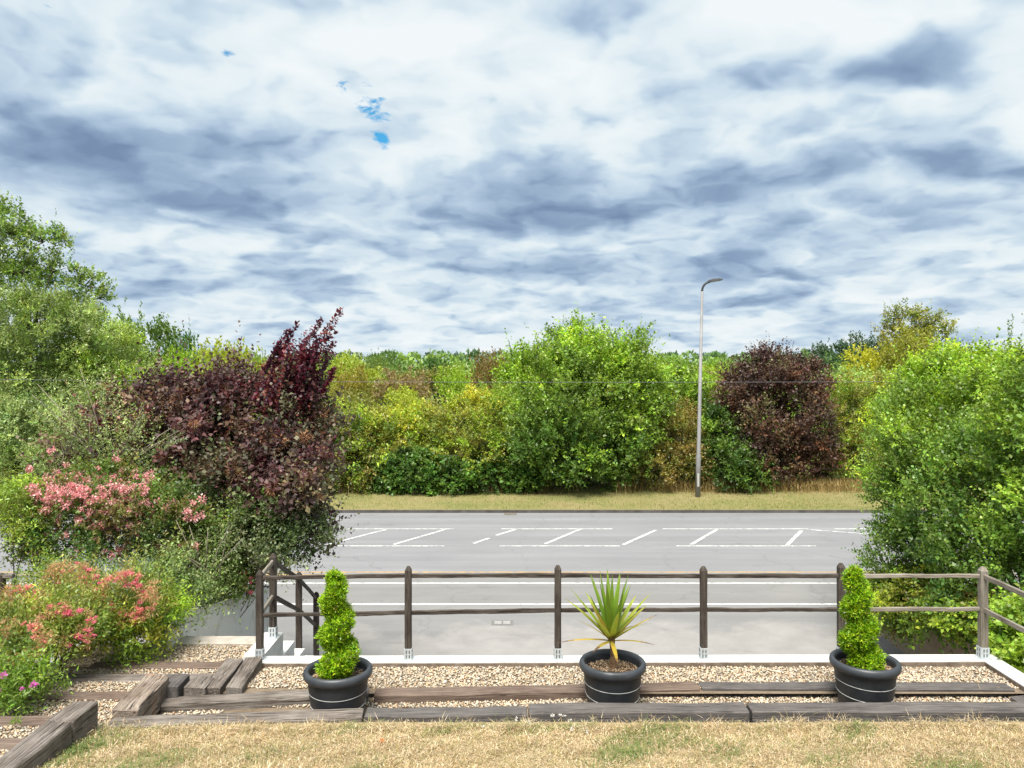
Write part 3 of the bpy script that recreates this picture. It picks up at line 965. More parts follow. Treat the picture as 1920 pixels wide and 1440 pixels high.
def along(rng, R0, T, Ls, k, L, Wd, col, droop=0.0, spread=.9, updir=.25, jit=.22):
    """k leaves along each sprig; col one colour per sprig"""
    n = len(R0)
    tt = (np.arange(k)[None] + rng.random((n, k))) / k
    P = R0[:, None] + T[:, None] * (Ls[:, None] * tt)[..., None]
    P[..., 2] -= droop * Ls[:, None] * tt ** 2
    h = np.where(np.abs(T[:, 2:3]) < .9, np.array([[0, 0, 1.0]]), np.array([[1.0, 0, 0]]))
    u = unit(np.cross(T, h)); w = np.cross(T, u)
    an = (np.arange(k)[None] * 2.4 + rng.uniform(0, 6.28, (n, 1)) + rng.normal(0, .4, (n, k)))[..., None]
    rad = u[:, None] * np.cos(an) + w[:, None] * np.sin(an)
    D = T[:, None] * .5 + rad * spread + rng.normal(0, .25, (n, k, 3))
    D[..., 2] += updir - droop * .5
    N = rng.normal(0, .55, (n, k, 3)) + np.array([0, 0, .9]) + T[:, None] * .2
    c = np.repeat(col[:, None], k, 1) * np.exp(rng.normal(0, jit, (n, k, 1))) * (1 + rng.normal(0, .07, (n, k, 3)))
    ll = L * rng.uniform(.65, 1.25, (n, k)) * rng.uniform(.65, 1.3, (n, 1))
    return P.reshape(-1, 3), D.reshape(-1, 3), N.reshape(-1, 3), ll.ravel(), (ll * Wd / L * rng.uniform(.85, 1.15, (n, k))).ravel(), np.clip(c.reshape(-1, 3), .004, .9)


def sprigs(rng, lobes, n, palette, puff=.5, slen=(.3, .6), up=.35, wind=(0, 0, 0), inner=.12, zlow=-.75, ragged=.25):
    """n twig roots, directions, lengths, colours over the lobes (c, r); also returns the puff centres"""
    pals = palette if isinstance(palette, list) else [palette] * len(lobes)
    C = np.array([l[0] for l in lobes], float)
    Rr = np.array([l[1] for l in lobes], float)
    area = np.array([(r[0] * r[2] + r[1] * r[2] + r[0] * r[1]) for r in Rr])
    PC, PO, PL = [], [], []
    for i in range(len(lobes)):
        k = max(5, int(area[i] * 3.2 / puff ** 2 * .75))
        d = unit(rng.normal(0, 1, (k, 3)))
        d[:, 2] = np.where(d[:, 2] < zlow, -d[:, 2], d[:, 2])
        d = unit(d)
        rr = rng.uniform(.72, 1.0, (k, 1)) * (1 + ragged * rng.normal(0, .5, (k, 1)))
        inn = rng.random((k, 1)) < inner
        rr = np.where(inn, rr * rng.uniform(.2, .7, (k, 1)), rr)
        PC.append(C[i] + d * Rr[i] * np.clip(rr, .1, 1.25))
        PO.append(unit(d / Rr[i] * Rr[i].mean()))
        PL.append(np.full(k, i))
    PC, PO = np.concatenate(PC), np.concatenate(PO)
    # puffs buried deep inside another lobe are dropped
    PLc = np.concatenate(PL)
    keep = np.ones(len(PC), bool)
    for i in range(len(lobes)):
        q = np.linalg.norm((PC - C[i]) / Rr[i], axis=1)
        keep &= ~((q < .62) & (PLc != i) & (rng.random(len(PC)) < .8))
    PC, PO = PC[keep], PO[keep]
    PLc = PLc[keep]
    pcol = np.zeros((len(PC), 3))
    for i in range(len(lobes)):
        m = PLc == i
        cols, wts = pals[i]
        pcol[m] = cols[rng.choice(len(cols), m.sum(), p=wts)] * .6 + .4 * cols[rng.choice(len(cols), m.sum(), p=wts)]
    pcol *= np.exp(rng.normal(0, .2, (len(PC), 1)))
    j = rng.integers(0, len(PC), n)
    o = rng.normal(0, 1, (n, 3)) * puff * .29
    R0 = PC[j] + o - PO[j] * puff * .15
    T = unit(PO[j] * .75 + unit(o) * .5 + rng.normal(0, .3, (n, 3)) + np.array([0, 0, up]) + np.array(wind))
    Ls = rng.uniform(*slen, n)
    wild = rng.random(n) < .035                          # stray longer shoots
    Ls = np.where(wild, Ls * rng.uniform(1.6, 2.6, n), Ls)
    T[wild] = unit(T[wild] + np.array([0, 0, .5]))
    return R0, T, Ls, pcol[j] * np.exp(rng.normal(0, .12, (n, 1))), PC


def limbs(acc, base, lobes, r0, rng, PC=None, extra=30, k=6):
    base = Vector(base)
    for (c, r) in lobes:
        c = Vector(c)
        Ln = (c - base).length
        w = Vector((rng.normal(0, .07), rng.normal(0, .07), 0)) * Ln
        q1 = base.lerp(c, .3) + w * .8
        q1.z = base.z + (c.z - base.z) * .42
        q2 = base.lerp(c, .7) + w * .5 + Vector((rng.normal(0, .03), rng.normal(0, .03), 0)) * Ln
        q2.z = base.z + (c.z - base.z) * .78
        acc.tube([base + Vector((rng.normal(0, r0 * .6), rng.normal(0, r0 * .6), -.05)), q1, q2, c], [r0, r0 * .7, r0 * .34, r0 * .08], k)
    if PC is not None and extra:
        for p in PC[rng.choice(len(PC), min(extra, len(PC)), replace=False)]:
            c = Vector(min(lobes, key=lambda l: np.sum(((p - np.array(l[0])) / np.array(l[1])) ** 2))[0])
            p = Vector(p)
            m = c.lerp(p, .5) + Vector(rng.normal(0, .08, 3)) * (p - c).length
            acc.tube([c, m, p, p + (p - m) * .15], [r0 * .3, r0 * .2, r0 * .1, r0 * .03], 4)


def lobe(px, py, D, rx, ry, dep=None):
    """centre pixel, distance, half width and half height in pixels, half depth in metres"""
    c = at(px, py, D)
    sx, sz = rx / F * D, ry / F * D
    return (tuple(c), (sx, dep if dep else (sx + sz) / 2, sz))


def plant(name, label, cat, base, lobes, nleaf, L, Wd, palette, seed, mat=None, k=8, group=None, r0=.05, extra=40, crown='crown', wood='trunk', bark=None, droop=0., updir=.25, extra_sets=(), stems=(), **kw):
    rng = np.random.default_rng(seed)
    base = Vector(base)
    t = thing(name, label, cat, base, group)
    R0, T, Ls, col, PC = sprigs(rng, lobes, nleaf // k, palette, **kw)
    sets = [along(rng, R0, T, Ls, k, L, Wd, col, droop, updir=updir)]
    for f in extra_sets:
        sets.append(f(rng))
    arr = [np.concatenate([s[i] for s in sets]) for i in range(6)]
    arr[0] = arr[0] - np.array(base)
    put(crown, leaf_mesh(crown, *arr, mat or LEAF), t)
    a = Acc()
    limbs(a, base, lobes, r0, rng, PC, extra)
    for p0, p1, rr in stems:
        p0, p1 = Vector(p0), Vector(p1)
        m = p0.lerp(p1, .5) + Vector((0, 0, .06 * (p1 - p0).length))
        a.tube([p0, m, p1], [rr, rr * .7, rr * .3], 5)
    put(wood, a.mesh(wood, bark or BARK, True, off=base), t)
    return t, PC


def shoots(specs, k, L, Wd, cols, wig=.05, droop=.0):
    """long single shoots: specs = (p0, p1) lists"""
    def f(rng):
        R0 = np.array([a for a, b in specs], float)
        E = np.array([b for a, b in specs], float)
        T = E - R0
        Ls = np.linalg.norm(T, axis=1)
        c = np.array(cols, float)[rng.integers(0, len(cols), len(specs))] * np.exp(rng.normal(0, .1, (len(specs), 1)))
        return along(rng, R0, unit(T), Ls, k, L, Wd, c, droop, spread=.7, updir=.1)
    return f


DKG, MIDG, GRN, LIME, YEL, OLV, GREY, PALE = (.038, .082, .025), (.085, .145, .035), (.125, .20, .042), (.21, .32, .04), (.36, .34, .05), (.17, .16, .045), (.19, .24, .13), (.27, .34, .17)
ORG, BRN, PUR, RED = (.36, .19, .06), (.15, .10, .055), (.045, .020, .030), (.16, .018, .03)

# ------------------------------------------------------------------ potted plants
def spiral(px, base, H, label, seed, turns=3.0, phase=0.0, hgt=1.02, lean=.07):
    rng = np.random.default_rng(seed)
    b = Vector((base.x, base.y, base.z + H - .12))
    t = thing('spiral_topiary', label, 'topiary', b, 'clipped spiral conifers')
    n = 6500
    u = rng.random(n) ** 1.25
    q = phase + u * turns * 2 * math.pi
    env = np.interp(u, [0, .12, .5, .8, .93, 1], [.20, .215, .170, .130, .085, .018])     # overall half width
    rh, rt = env * .24, env * .90
    o = unit(rng.normal(0, 1, (n, 3)))
    rr = rt * rng.uniform(.75, 1.0, n)
    ctr = np.c_[rh * np.cos(q) + lean * u * math.cos(seed), rh * np.sin(q), .06 + u * (hgt - .10)]
    R0 = ctr + o * rr[:, None] * np.array([1, 1, .58]) * .78
    T = unit(o + np.array([0, 0, .75]) + rng.normal(0, .25, (n, 3)))
    cols = np.array([(.22, .40, .012), (.32, .50, .018), (.12, .27, .012), (.40, .52, .025), (.16, .15, .05)])
    col = cols[rng.choice(5, n, p=[.3, .3, .22, .14, .04])]
    s = along(rng, R0, T, rng.uniform(.03, .06, n), 6, .034, .011, col, 0, .55, .2, .24)
    put('foliage', leaf_mesh('foliage', *s, LEAF, .1), t)
    a = Acc()
    a.tube([(0, 0, -.02), (lean * .3, 0, hgt * .5), (lean * math.cos(seed), 0, hgt * .9)], [.022, .016, .006], 6)
    put('stem', a.mesh('stem', BARK, True), t)


b1, H1 = make_pot(634, 1253, 'black plant pot with a spiral conifer, leftmost, by the stair end of the fence', 1)
b2, H2 = make_pot(1148.5, 1240, 'black plant pot holding the spiky cabbage palm', 2)
b3, H3 = make_pot(1621.5, 1237, 'black plant pot with a spiral conifer, rightmost, near the pale corner post', 3)
b1c = b1 + Vector((.02, -.02, 0))
spiral(634, b1c, H1, 'bright lime spiral conifer in the leftmost black pot', 4, 3.0, 2.5, 1.10, .09)
spiral(1621, b3 + Vector((-.03, 0, 0)), H3, 'bright lime spiral conifer in the rightmost pot, in front of a fence post', 9, 2.9, 4.9, 1.08, .08)


def cordyline():
    rng = random.Random(12)
    b = Vector((b2.x - .005, b2.y, b2.z + H2 - .10))
    t = thing('cabbage_palm', 'spiky young cabbage palm with green and yellow sword leaves', 'palm', b)
    a = Acc()
    pts, rad = [], []
    for i in range(12):
        u = i / 11
        pts.append((.012 * math.sin(u * 4), 0.0, u * .36))
        rad.append((.042 - .014 * min(1, u * 2.2) + .010 * max(0, u - .7) / .3) * (1.08 if i % 2 else .94))
    a.tube(pts, rad, 10)
    put('trunk', a.mesh('trunk', simple_mat('palm_bark', (.10, .055, .028), (.32, .20, .11), 18, .85, .2, 1.0, 60, 0, .01), True), t)
    m, tt = bmat('palm_leaf')
    at_ = tt.n('ShaderNodeAttribute', attribute_name='Col').outputs[0]
    sh = tt.n('ShaderNodeMixShader', {0: .35, 1: pbsdf(tt, at_, .35, .5), 2: tt.n('ShaderNodeBsdfTranslucent', {0: at_}).outputs[0]}).outputs[0]
    finish(tt, sh)
    G, YG, YO, BR = (.18, .29, .03), (.31, .36, .04), (.46, .34, .05), (.12, .065, .04)
    n = 42
    for i in range(n):
        u = i / (n - 1)                                     # 0 = topmost upright leaf, 1 = lowest drooping leaf
        az = i * 2.39996 + rng.uniform(-.2, .2)
        el = R(87 - 66 * u ** .95 + rng.uniform(-7, 7)) if u < .86 else R(rng.uniform(2, 22))
        Ln = rng.uniform(.60, .74) * (1.0 if u < .8 else .92)
        w = rng.uniform(.056, .070) * (.8 if u > .8 else 1)
        d = Vector((math.cos(az) * math.cos(el), math.sin(az) * math.cos(el), math.sin(el)))
        side = Vector((-math.sin(az), math.cos(az), 0))
        sag = .03 + .06 * u * rng.uniform(.4, 1.4)
        V, Fs, colr = [], [], []
        seg = 9
        base = Vector((.012 * math.sin(4), 0, .355 - .05 * u)) + Vector((d.x, d.y, 0)) * .012
        cm = G if u < .45 else (YG if u < .80 else YO)
        if .45 < u < .8 and rng.random() < .15:
            cm = YO
        for s in range(seg + 1):
            q = s / seg
            c = base + d * Ln * q + Vector((0, 0, -sag * q * q * Ln * 2.0))
            ww = w * (0.75 + .6 * q if q < .3 else .93 * (1 - ((q - .3) / .7) ** 1.7)) / 2 + .0012
            nrm = side.cross(d).normalized()
            V += [c - side * ww + nrm * ww * .28, c, c + side * ww + nrm * ww * .28]
            if s < seg:
                for j in (0, 1):
                    Fs.append((s * 3 + j, s * 3 + j + 1, s * 3 + j + 4, s * 3 + j + 3))
                    f = max(0, (q - (.95 - .45 * max(0, u - .55) / .45)) / .2) if u > .5 else 0
                    f = min(1, f)
                    yb = max(0, .18 - q) / .18
                    cc = [cm[z] * (1 - f) + BR[z] * f for z in range(3)]
                    cc = [cc[z] * (1 - .6 * yb) + (.5, .42, .08)[z] * .6 * yb for z in range(3)]
                    colr.append([x * rng.uniform(.9, 1.1) for x in cc])
        me = npmesh('leaf', np.array([tuple(v) for v in V]), polys=Fs, facecol=np.array(colr), mat=m, smooth=True)
        put('leaf', me, t)


cordyline()

# ------------------------------------------------------------------ street lamp
lb = on(1308, 932, .03)
lamp = thing('street_lamp', 'tall pale street lamp on the far grass verge', 'street lamp', lb)
topz = CZ + (HY - 546) / F * lb.y - lb.z
lean = (1316.5 - 1308) / F * lb.y
a = Acc()
a.tube([(0, 0, -.3), (lean * 1.9 / topz, 0, 1.9), (lean * 1.96 / topz, 0, 1.96), (lean, 0, topz)], [.120, .115, .092, .060], 14)
put('column', a.mesh('column', STEEL, True), lamp)
a = Acc(); a.box(-.045, .045, -.135, -.10, .5, 1.1)
put('door', a.mesh('door', simple_mat('lamp_door_paint', (.36, .36, .35), (.44, .44, .42), 5)), lamp)
a = Acc()
ap = [(lean, 0, topz)]
for q in np.linspace(0.15, 1.25, 9):
    ap.append((lean + .36 * (1 - math.cos(q)), 0, topz + .42 * math.sin(q)))
e = ap[-1]
ap.append((e[0] + .12, 0, e[2] + .035))
a.tube(ap, [.060] + [.050] * (len(ap) - 2) + [.045], 10)
put('bracket_arm', a.mesh('bracket_arm', LAMPG, True), lamp)
hx, hz = ap[-1][0], ap[-1][2]
a = Acc()
secs = [(-.10, .05, .06), (0, .10, .10), (.14, .14, .12), (.38, .15, .10), (.52, .12, .06), (.57, .07, .035)]
V, Fs = [], []
for (sx, hw, hh) in secs:
    V += [(sx, -hw, -.02), (sx, hw, -.02), (sx, hw * .85, hh * .6), (sx, hw * .4, hh), (sx, -hw * .4, hh), (sx, -hw * .85, hh * .6)]
for i in range(len(secs) - 1):
    for j in range(6):
        Fs.append((i * 6 + j, i * 6 + (j + 1) % 6, (i + 1) * 6 + (j + 1) % 6, (i + 1) * 6 + j))
Fs += [tuple(range(5, -1, -1)), tuple(30 + j for j in range(6))]
a.add(V, Fs)
hd = put('lamp_head', a.mesh('lamp_head', LAMPG), lamp, (hx, 0, hz), (0, R(-9), 0))
a = Acc(); a.box(.08, .46, -.11, .11, -.034, -.0205)
put('lamp_lens', a.mesh('lamp_lens', LENS), hd)

# overhead cable
a = Acc()
pts = []
for i in range(61):
    x = -60 + 2 * i
    pts.append((x, 33.2, 5.36 + .00018 * (x - 4) ** 2))
a.tube(pts, .009, 5)
o = put('overhead_cable', a.mesh('overhead_cable', WIREM, True))
tag(o, 'thin dark overhead cable running across in front of the hedge', 'cable')

HAW = pal(((.25, .26, .06), 5), (OLV, 3), (LIME, 3), (MIDG, 3))
HAT = pal((YEL, 3), ((.32, .32, .05), 4), (LIME, 3))
UPH = pal((LIME, 5), ((.28, .38, .03), 5), (GRN, 2))  # limest leaves for the hedge crest, its sunlit top put into the colour
UPG = pal((LIME, 5), (GRN, 4), ((.17, .27, .03), 4))          # fresh growth; on upper lobes also the sunlit top put into the colour
LOG = pal((MIDG, 4), (GRN, 6), ((.06, .13, .04), 3))         # darker green; on lower lobes their shade is put into the colour

# ------------------------------------------------------------------ hedge across the road
HD = 38.0
VP = 'hedge plants across the road'


def vb(px, D=HD):
    return ((px - CX) / F * D, D, 0.08)


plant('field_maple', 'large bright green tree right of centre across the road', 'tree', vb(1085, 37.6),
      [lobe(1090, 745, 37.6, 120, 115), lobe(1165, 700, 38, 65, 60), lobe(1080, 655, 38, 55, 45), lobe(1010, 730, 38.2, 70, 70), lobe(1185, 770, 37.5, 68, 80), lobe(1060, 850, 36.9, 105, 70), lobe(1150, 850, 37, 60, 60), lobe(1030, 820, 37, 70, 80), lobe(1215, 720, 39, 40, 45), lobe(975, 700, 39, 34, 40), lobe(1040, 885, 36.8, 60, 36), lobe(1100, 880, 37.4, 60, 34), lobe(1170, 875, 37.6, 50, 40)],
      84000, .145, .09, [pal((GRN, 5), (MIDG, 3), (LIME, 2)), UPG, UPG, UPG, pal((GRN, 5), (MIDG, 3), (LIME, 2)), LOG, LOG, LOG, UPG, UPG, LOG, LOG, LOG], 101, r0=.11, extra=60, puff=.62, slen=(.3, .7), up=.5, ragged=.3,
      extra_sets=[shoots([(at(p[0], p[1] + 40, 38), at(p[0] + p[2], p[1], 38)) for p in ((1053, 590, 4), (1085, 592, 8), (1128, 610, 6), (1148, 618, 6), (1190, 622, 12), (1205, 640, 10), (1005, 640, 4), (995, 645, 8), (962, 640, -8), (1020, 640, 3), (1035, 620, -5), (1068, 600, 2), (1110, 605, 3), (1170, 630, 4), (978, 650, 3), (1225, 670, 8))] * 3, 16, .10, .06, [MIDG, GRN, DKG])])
plant('hawthorn', 'yellowing green hawthorn bush left of the large green tree', 'bush', vb(880),
      [lobe(880, 815, HD, 85, 52), lobe(838, 800, HD + .4, 50, 44), lobe(928, 808, HD, 52, 56), lobe(892, 775, HD + .6, 46, 36), lobe(900, 850, HD - .5, 80, 55)],
      28000, .12, .07, [HAW, HAW, HAW, HAT, HAW], 102, r0=.07, extra=50, puff=.5, slen=(.25, .55), bark=TWIG)
plant('hawthorn', 'lime green hawthorn with orange tinted tips beside the purple shoots', 'bush', vb(690),
      [lobe(690, 825, HD, 60, 46), lobe(640, 822, HD - .4, 45, 58), lobe(760, 815, HD + .3, 44, 38), lobe(720, 840, HD - .3, 70, 50), lobe(775, 792, HD + 1, 30, 34)],
      25000, .12, .07, [HAW, HAW, HAT, HAW, HAT], 103, r0=.06, extra=50, puff=.45, slen=(.25, .5), bark=TWIG)
plant('dog_rose', 'tangled olive bush with drooping tips at the left end of the hedge', 'bush', vb(660, 36.8),
      [lobe(660, 870, 36.8, 55, 48), lobe(620, 860, 36.8, 45, 60), lobe(700, 890, 36.8, 45, 35), lobe(560, 850, 37, 60, 70)],
      24000, .12, .07, pal((MIDG, 4), (OLV, 3), (BRN, 1), (LIME, 1), (DKG, 2)), 104, r0=.05, puff=.4, slen=(.25, .5), droop=.5, updir=0)
plant('bramble', 'low dark green bramble thicket at the foot of the hedge', 'bush', vb(800, 36.6),
      [lobe(790, 885, 36.6, 70, 36), lobe(850, 895, 36.6, 60, 30), lobe(740, 895, 36.7, 45, 26), lobe(910, 895, 36.7, 55, 30), lobe(960, 900, 36.8, 50, 28)],
      26000, .14, .10, pal((DKG, 3), (MIDG, 5), ((.06, .14, .035), 4)), 105, r0=.03, extra=20, puff=.4, slen=(.2, .5), droop=.2)
plant('blackthorn', 'brown twiggy olive shrub between the large tree and the street lamp', 'bush', vb(1262),
      [lobe(1262, 820, HD, 52, 70), lobe(1240, 870, HD - .6, 52, 50), lobe(1290, 860, HD - .2, 40, 55)],
      22000, .11, .06, pal((OLV, 4), (BRN, 2.5), (MIDG, 2), ((.25, .21, .07), 3)), 106, r0=.06, extra=110, puff=.42, slen=(.25, .55), bark=TWIG)
plant('dogwood', 'dark green rounded bush to the right of the lamp foot', 'bush', vb(1365, 37.2),
      [lobe(1365, 870, 37.2, 50, 45), lobe(1400, 885, 37, 45, 36), lobe(1340, 820, 38, 30, 50)],
      18000, .13, .085, pal((DKG, 4), (MIDG, 4), (GRN, 1)), 107, r0=.05, puff=.4)
plant('purple_plum', 'round dark purple leaved tree right of the street lamp', 'tree', vb(1455, 38.4),
      [lobe(1455, 770, 38.4, 95, 90), lobe(1430, 720, 38.6, 60, 55), lobe(1500, 720, 38.6, 55, 50), lobe(1512, 800, 38.2, 52, 66), lobe(1400, 800, 38.0, 50, 70), lobe(1460, 850, 37.8, 75, 48), lobe(1390, 730, 38.6, 42, 40), lobe(1530, 855, 38, 40, 36), lobe(1440, 865, 37.8, 70, 36), lobe(1500, 870, 38.2, 60, 34)],
      62000, .12, .08, pal(((.045, .026, .033), 5), ((.065, .047, .046), 4), ((.10, .062, .040), 3), ((.10, .04, .036), 1.5), ((.10, .10, .05), 1)), 108, LEAFP, r0=.10, extra=50, puff=.55, slen=(.25, .7), up=.3, ragged=.45,
      extra_sets=[shoots([(at(p[0], 690, 38.5), at(p[0] + p[2], p[1], 38.5)) for p in ((1475, 632, 0), (1480, 640, 8), (1490, 650, 8), (1500, 655, 12), (1465, 650, -4), (1420, 665, -2), (1440, 668, 0), (1400, 665, -6), (1530, 680, 6))] * 3, 14, .09, .055, [(.12, .03, .045), (.08, .03, .04)])])
plant('hawthorn', 'brownish green bush behind the right side of the purple tree', 'bush', vb(1590, 39),
      [lobe(1585, 790, 39, 45, 70), lobe(1625, 800, 39.4, 50, 80), lobe(1600, 860, 38.4, 50, 50), lobe(1670, 800, 39, 40, 90)],
      26000, .12, .07, pal((OLV, 3), (LIME, 3), (MIDG, 3), (BRN, 1), (YEL, 1)), 109, r0=.06, extra=60, puff=.45)
plant('field_maple', 'leafy green bush filling the gap between the large tree and the purple one', 'bush', vb(1270, 41),
      [lobe(1270, 745, 41, 60, 50), lobe(1310, 760, 41, 40, 40), lobe(1330, 780, 41, 35, 50)],
      18000, .14, .09, pal((LIME, 4), (GRN, 4), (MIDG, 2)), 110, r0=.05, puff=.5)

plant('hawthorn', 'green bush across the road mostly hidden behind the right hedge', 'bush', vb(1790, 39),
      [lobe(1780, 800, 39, 80, 80), lobe(1860, 810, 39, 80, 80), lobe(1820, 870, 38.4, 90, 50)], 14000, .15, .09, HAW, 151, r0=.06, extra=30, puff=.5)
plant('field_maple', 'leafy tree across the road beyond the right edge of the hedge', 'tree', vb(2010, 39),
      [lobe(1960, 780, 39, 80, 90), lobe(2060, 770, 39, 90, 100), lobe(2010, 860, 38.4, 120, 55), lobe(2160, 800, 39, 80, 90)], 16000, .17, .10, UPG, 152, r0=.08, extra=30, puff=.6)


def undergrowth():
    rng = np.random.default_rng(160)
    lob = [lobe(px, rng.uniform(858, 880), rng.uniform(38.6, 40.2), 55, rng.uniform(46, 62), .8) for px in range(520, 2260, 48)]
    R0, T, Ls, col, PC = sprigs(rng, lob, 6600, pal((DKG, 4), (MIDG, 4), (OLV, 2), (BRN, 1)), puff=.5, slen=(.3, .6), up=.3)
    s = along(rng, R0, T, Ls, 8, .15, .09, col)
    tag(put('undergrowth', leaf_mesh('undergrowth', *s, LEAF)), 'dark leafy undergrowth closing the foot of the hedge across the road', 'undergrowth', kind='stuff')


undergrowth()

# ------------------------------------------------------------------ left side across the road
plant('white_poplar', 'tall sparse poplar at the left edge with open upper branches', 'tree', (-25.5, 40.5, .05),
      [lobe(20, 440, 40.5, 42, 40), lobe(80, 455, 40.5, 40, 30), lobe(-40, 480, 40.5, 70, 80), lobe(40, 510, 40.5, 60, 38), lobe(100, 510, 40.5, 34, 25), lobe(160, 535, 40.5, 40, 22), lobe(185, 560, 40.5, 24, 16), lobe(5, 395, 40.5, 16, 18), lobe(120, 450, 40.5, 14, 20)],
      15000, .15, .105, pal((MIDG, 4), (GRN, 4), (GREY, 2)), 111, r0=.11, extra=110, puff=.55, slen=(.25, .55), ragged=.5, inner=.1)
plant('willow', 'broad grey green willow below the poplar at the left edge', 'tree', (-25, 38.5, .05),
      [lobe(60, 620, 38.5, 110, 70), lobe(30, 700, 38, 110, 80), lobe(130, 660, 38.6, 80, 65), lobe(-20, 600, 39, 90, 70), lobe(120, 590, 39.5, 60, 34)],
      60000, .15, .06, pal((GREY, 4), ((.14, .20, .07), 4), (MIDG, 2), ((.2, .27, .08), 2)), 112, r0=.13, extra=60, puff=.6, slen=(.3, .6), ragged=.3)
plant('willow', 'pale lime willow between the grey one and the purple shoots', 'tree', (-19.6, 40, .05),
      [lobe(215, 690, 40, 52, 62), lobe(180, 640, 40.4, 45, 45), lobe(235, 740, 39.5, 50, 50), lobe(170, 730, 39.4, 60, 60)],
      32000, .15, .055, pal((PALE, 4), (LIME, 3), (GREY, 3), ((.25, .33, .10), 3)), 113, r0=.10, extra=40, puff=.55, slen=(.3, .6), up=.5)
plant('sallow', 'silvery grey shrub at the far left by the verge', 'bush', (-24, 36.2, .05),
      [lobe(60, 810, 36.2, 85, 60), lobe(10, 790, 36.2, 60, 55), lobe(120, 830, 36.2, 60, 45), lobe(60, 860, 35.8, 80, 30), lobe(-40, 820, 36, 60, 70)],
      42000, .13, .055, pal((GREY, 5), ((.22, .31, .20), 4), (PALE, 2), (MIDG, 1.5)), 114, r0=.06, extra=50, puff=.45, slen=(.25, .55))

# ------------------------------------------------------------------ right hedge and ivy
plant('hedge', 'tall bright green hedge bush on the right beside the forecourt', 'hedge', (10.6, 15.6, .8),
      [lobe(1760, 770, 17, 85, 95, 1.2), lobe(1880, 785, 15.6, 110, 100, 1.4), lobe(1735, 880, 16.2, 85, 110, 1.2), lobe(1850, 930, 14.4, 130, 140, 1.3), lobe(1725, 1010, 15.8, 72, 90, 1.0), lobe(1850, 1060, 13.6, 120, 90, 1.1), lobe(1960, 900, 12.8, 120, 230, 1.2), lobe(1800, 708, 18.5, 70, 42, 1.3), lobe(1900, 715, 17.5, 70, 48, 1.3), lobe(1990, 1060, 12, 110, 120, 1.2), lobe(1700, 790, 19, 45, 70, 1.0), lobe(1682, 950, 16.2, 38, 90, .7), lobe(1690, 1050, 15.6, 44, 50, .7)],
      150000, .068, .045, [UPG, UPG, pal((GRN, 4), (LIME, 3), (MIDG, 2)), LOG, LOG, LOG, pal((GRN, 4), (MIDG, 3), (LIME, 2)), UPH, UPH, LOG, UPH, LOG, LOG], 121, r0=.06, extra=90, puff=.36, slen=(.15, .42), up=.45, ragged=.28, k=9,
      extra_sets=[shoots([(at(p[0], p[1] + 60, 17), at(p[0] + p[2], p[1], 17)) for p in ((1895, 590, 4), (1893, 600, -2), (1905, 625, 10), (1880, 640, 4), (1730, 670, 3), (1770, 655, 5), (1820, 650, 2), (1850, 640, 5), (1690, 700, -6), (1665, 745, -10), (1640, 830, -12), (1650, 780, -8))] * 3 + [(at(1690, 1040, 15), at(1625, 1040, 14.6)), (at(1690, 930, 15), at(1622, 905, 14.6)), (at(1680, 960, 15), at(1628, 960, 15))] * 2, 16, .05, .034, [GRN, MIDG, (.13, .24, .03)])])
plant('ivy', 'dark ivy with reddish leaves hanging over the tan low wall', 'ivy', (8.9, 15.2, .9),
      [lobe(1730, 1125, 15.0, 80, 48, .6), lobe(1800, 1150, 13.6, 70, 42, .6), lobe(1690, 1110, 16.2, 50, 50, .6), lobe(1840, 1180, 12.4, 55, 36, .5), lobe(1760, 1170, 14.2, 45, 26, .5), lobe(1672, 1120, 16.3, 34, 34, .5), lobe(1702, 1152, 15.5, 40, 28, .5)],
      34000, .062, .052, pal((MIDG, 4), (GRN, 3), (OLV, 2), (LIME, 3), ((.20, .09, .05), 1), (YEL, .7)), 122, r0=.02, extra=30, puff=.3, slen=(.12, .3), droop=.4, updir=0, ragged=.3)
plant('ivy', 'lime green broad leaved ivy outside the right end of the wall', 'ivy', (6.9, 9.2, 2.3),
      [lobe(1895, 1205, 10.0, 50, 34, .4), lobe(1950, 1200, 9.6, 60, 50, .5), lobe(1890, 1235, 9.7, 34, 24, .3), lobe(1960, 1250, 9, 60, 50, .4), lobe(1900, 1175, 11, 44, 30, .4)],
      9000, .062, .058, pal((LIME, 5), (GRN, 4), ((.28, .38, .05), 2)), 123, r0=.015, extra=20, puff=.22, slen=(.1, .22), ragged=.2)

plant('laurel', 'broad green shrub on the bank outside the right end of the fence', 'bush', (10.2, 9.6, 1.2),
      [((9.6, 9.2, 2.0), (1.1, 1.1, .9)), ((11.4, 9.6, 2.4), (1.4, 1.2, 1.2)), ((9.0, 7.4, 2.6), (1.2, 1.2, .6)), ((10.8, 7.0, 2.8), (1.5, 1.4, .8)), ((13.2, 8.6, 2.6), (1.4, 1.5, 1.2))],
      14000, .11, .07, LOG, 124, r0=.04, extra=30, puff=.4, slen=(.15, .4))
plant('hedge', 'second hedge bush on the far right behind the bright one', 'hedge', (14.5, 15, .6),
      [((14.0, 15.5, 3.2), (1.8, 1.6, 2.4)), ((15.5, 13.5, 3.0), (1.8, 1.7, 2.4)), ((17.5, 15.5, 3.2), (1.9, 1.8, 2.6))],
      24000, .11, .07, UPG, 125, r0=.06, extra=40, puff=.45, slen=(.2, .5))

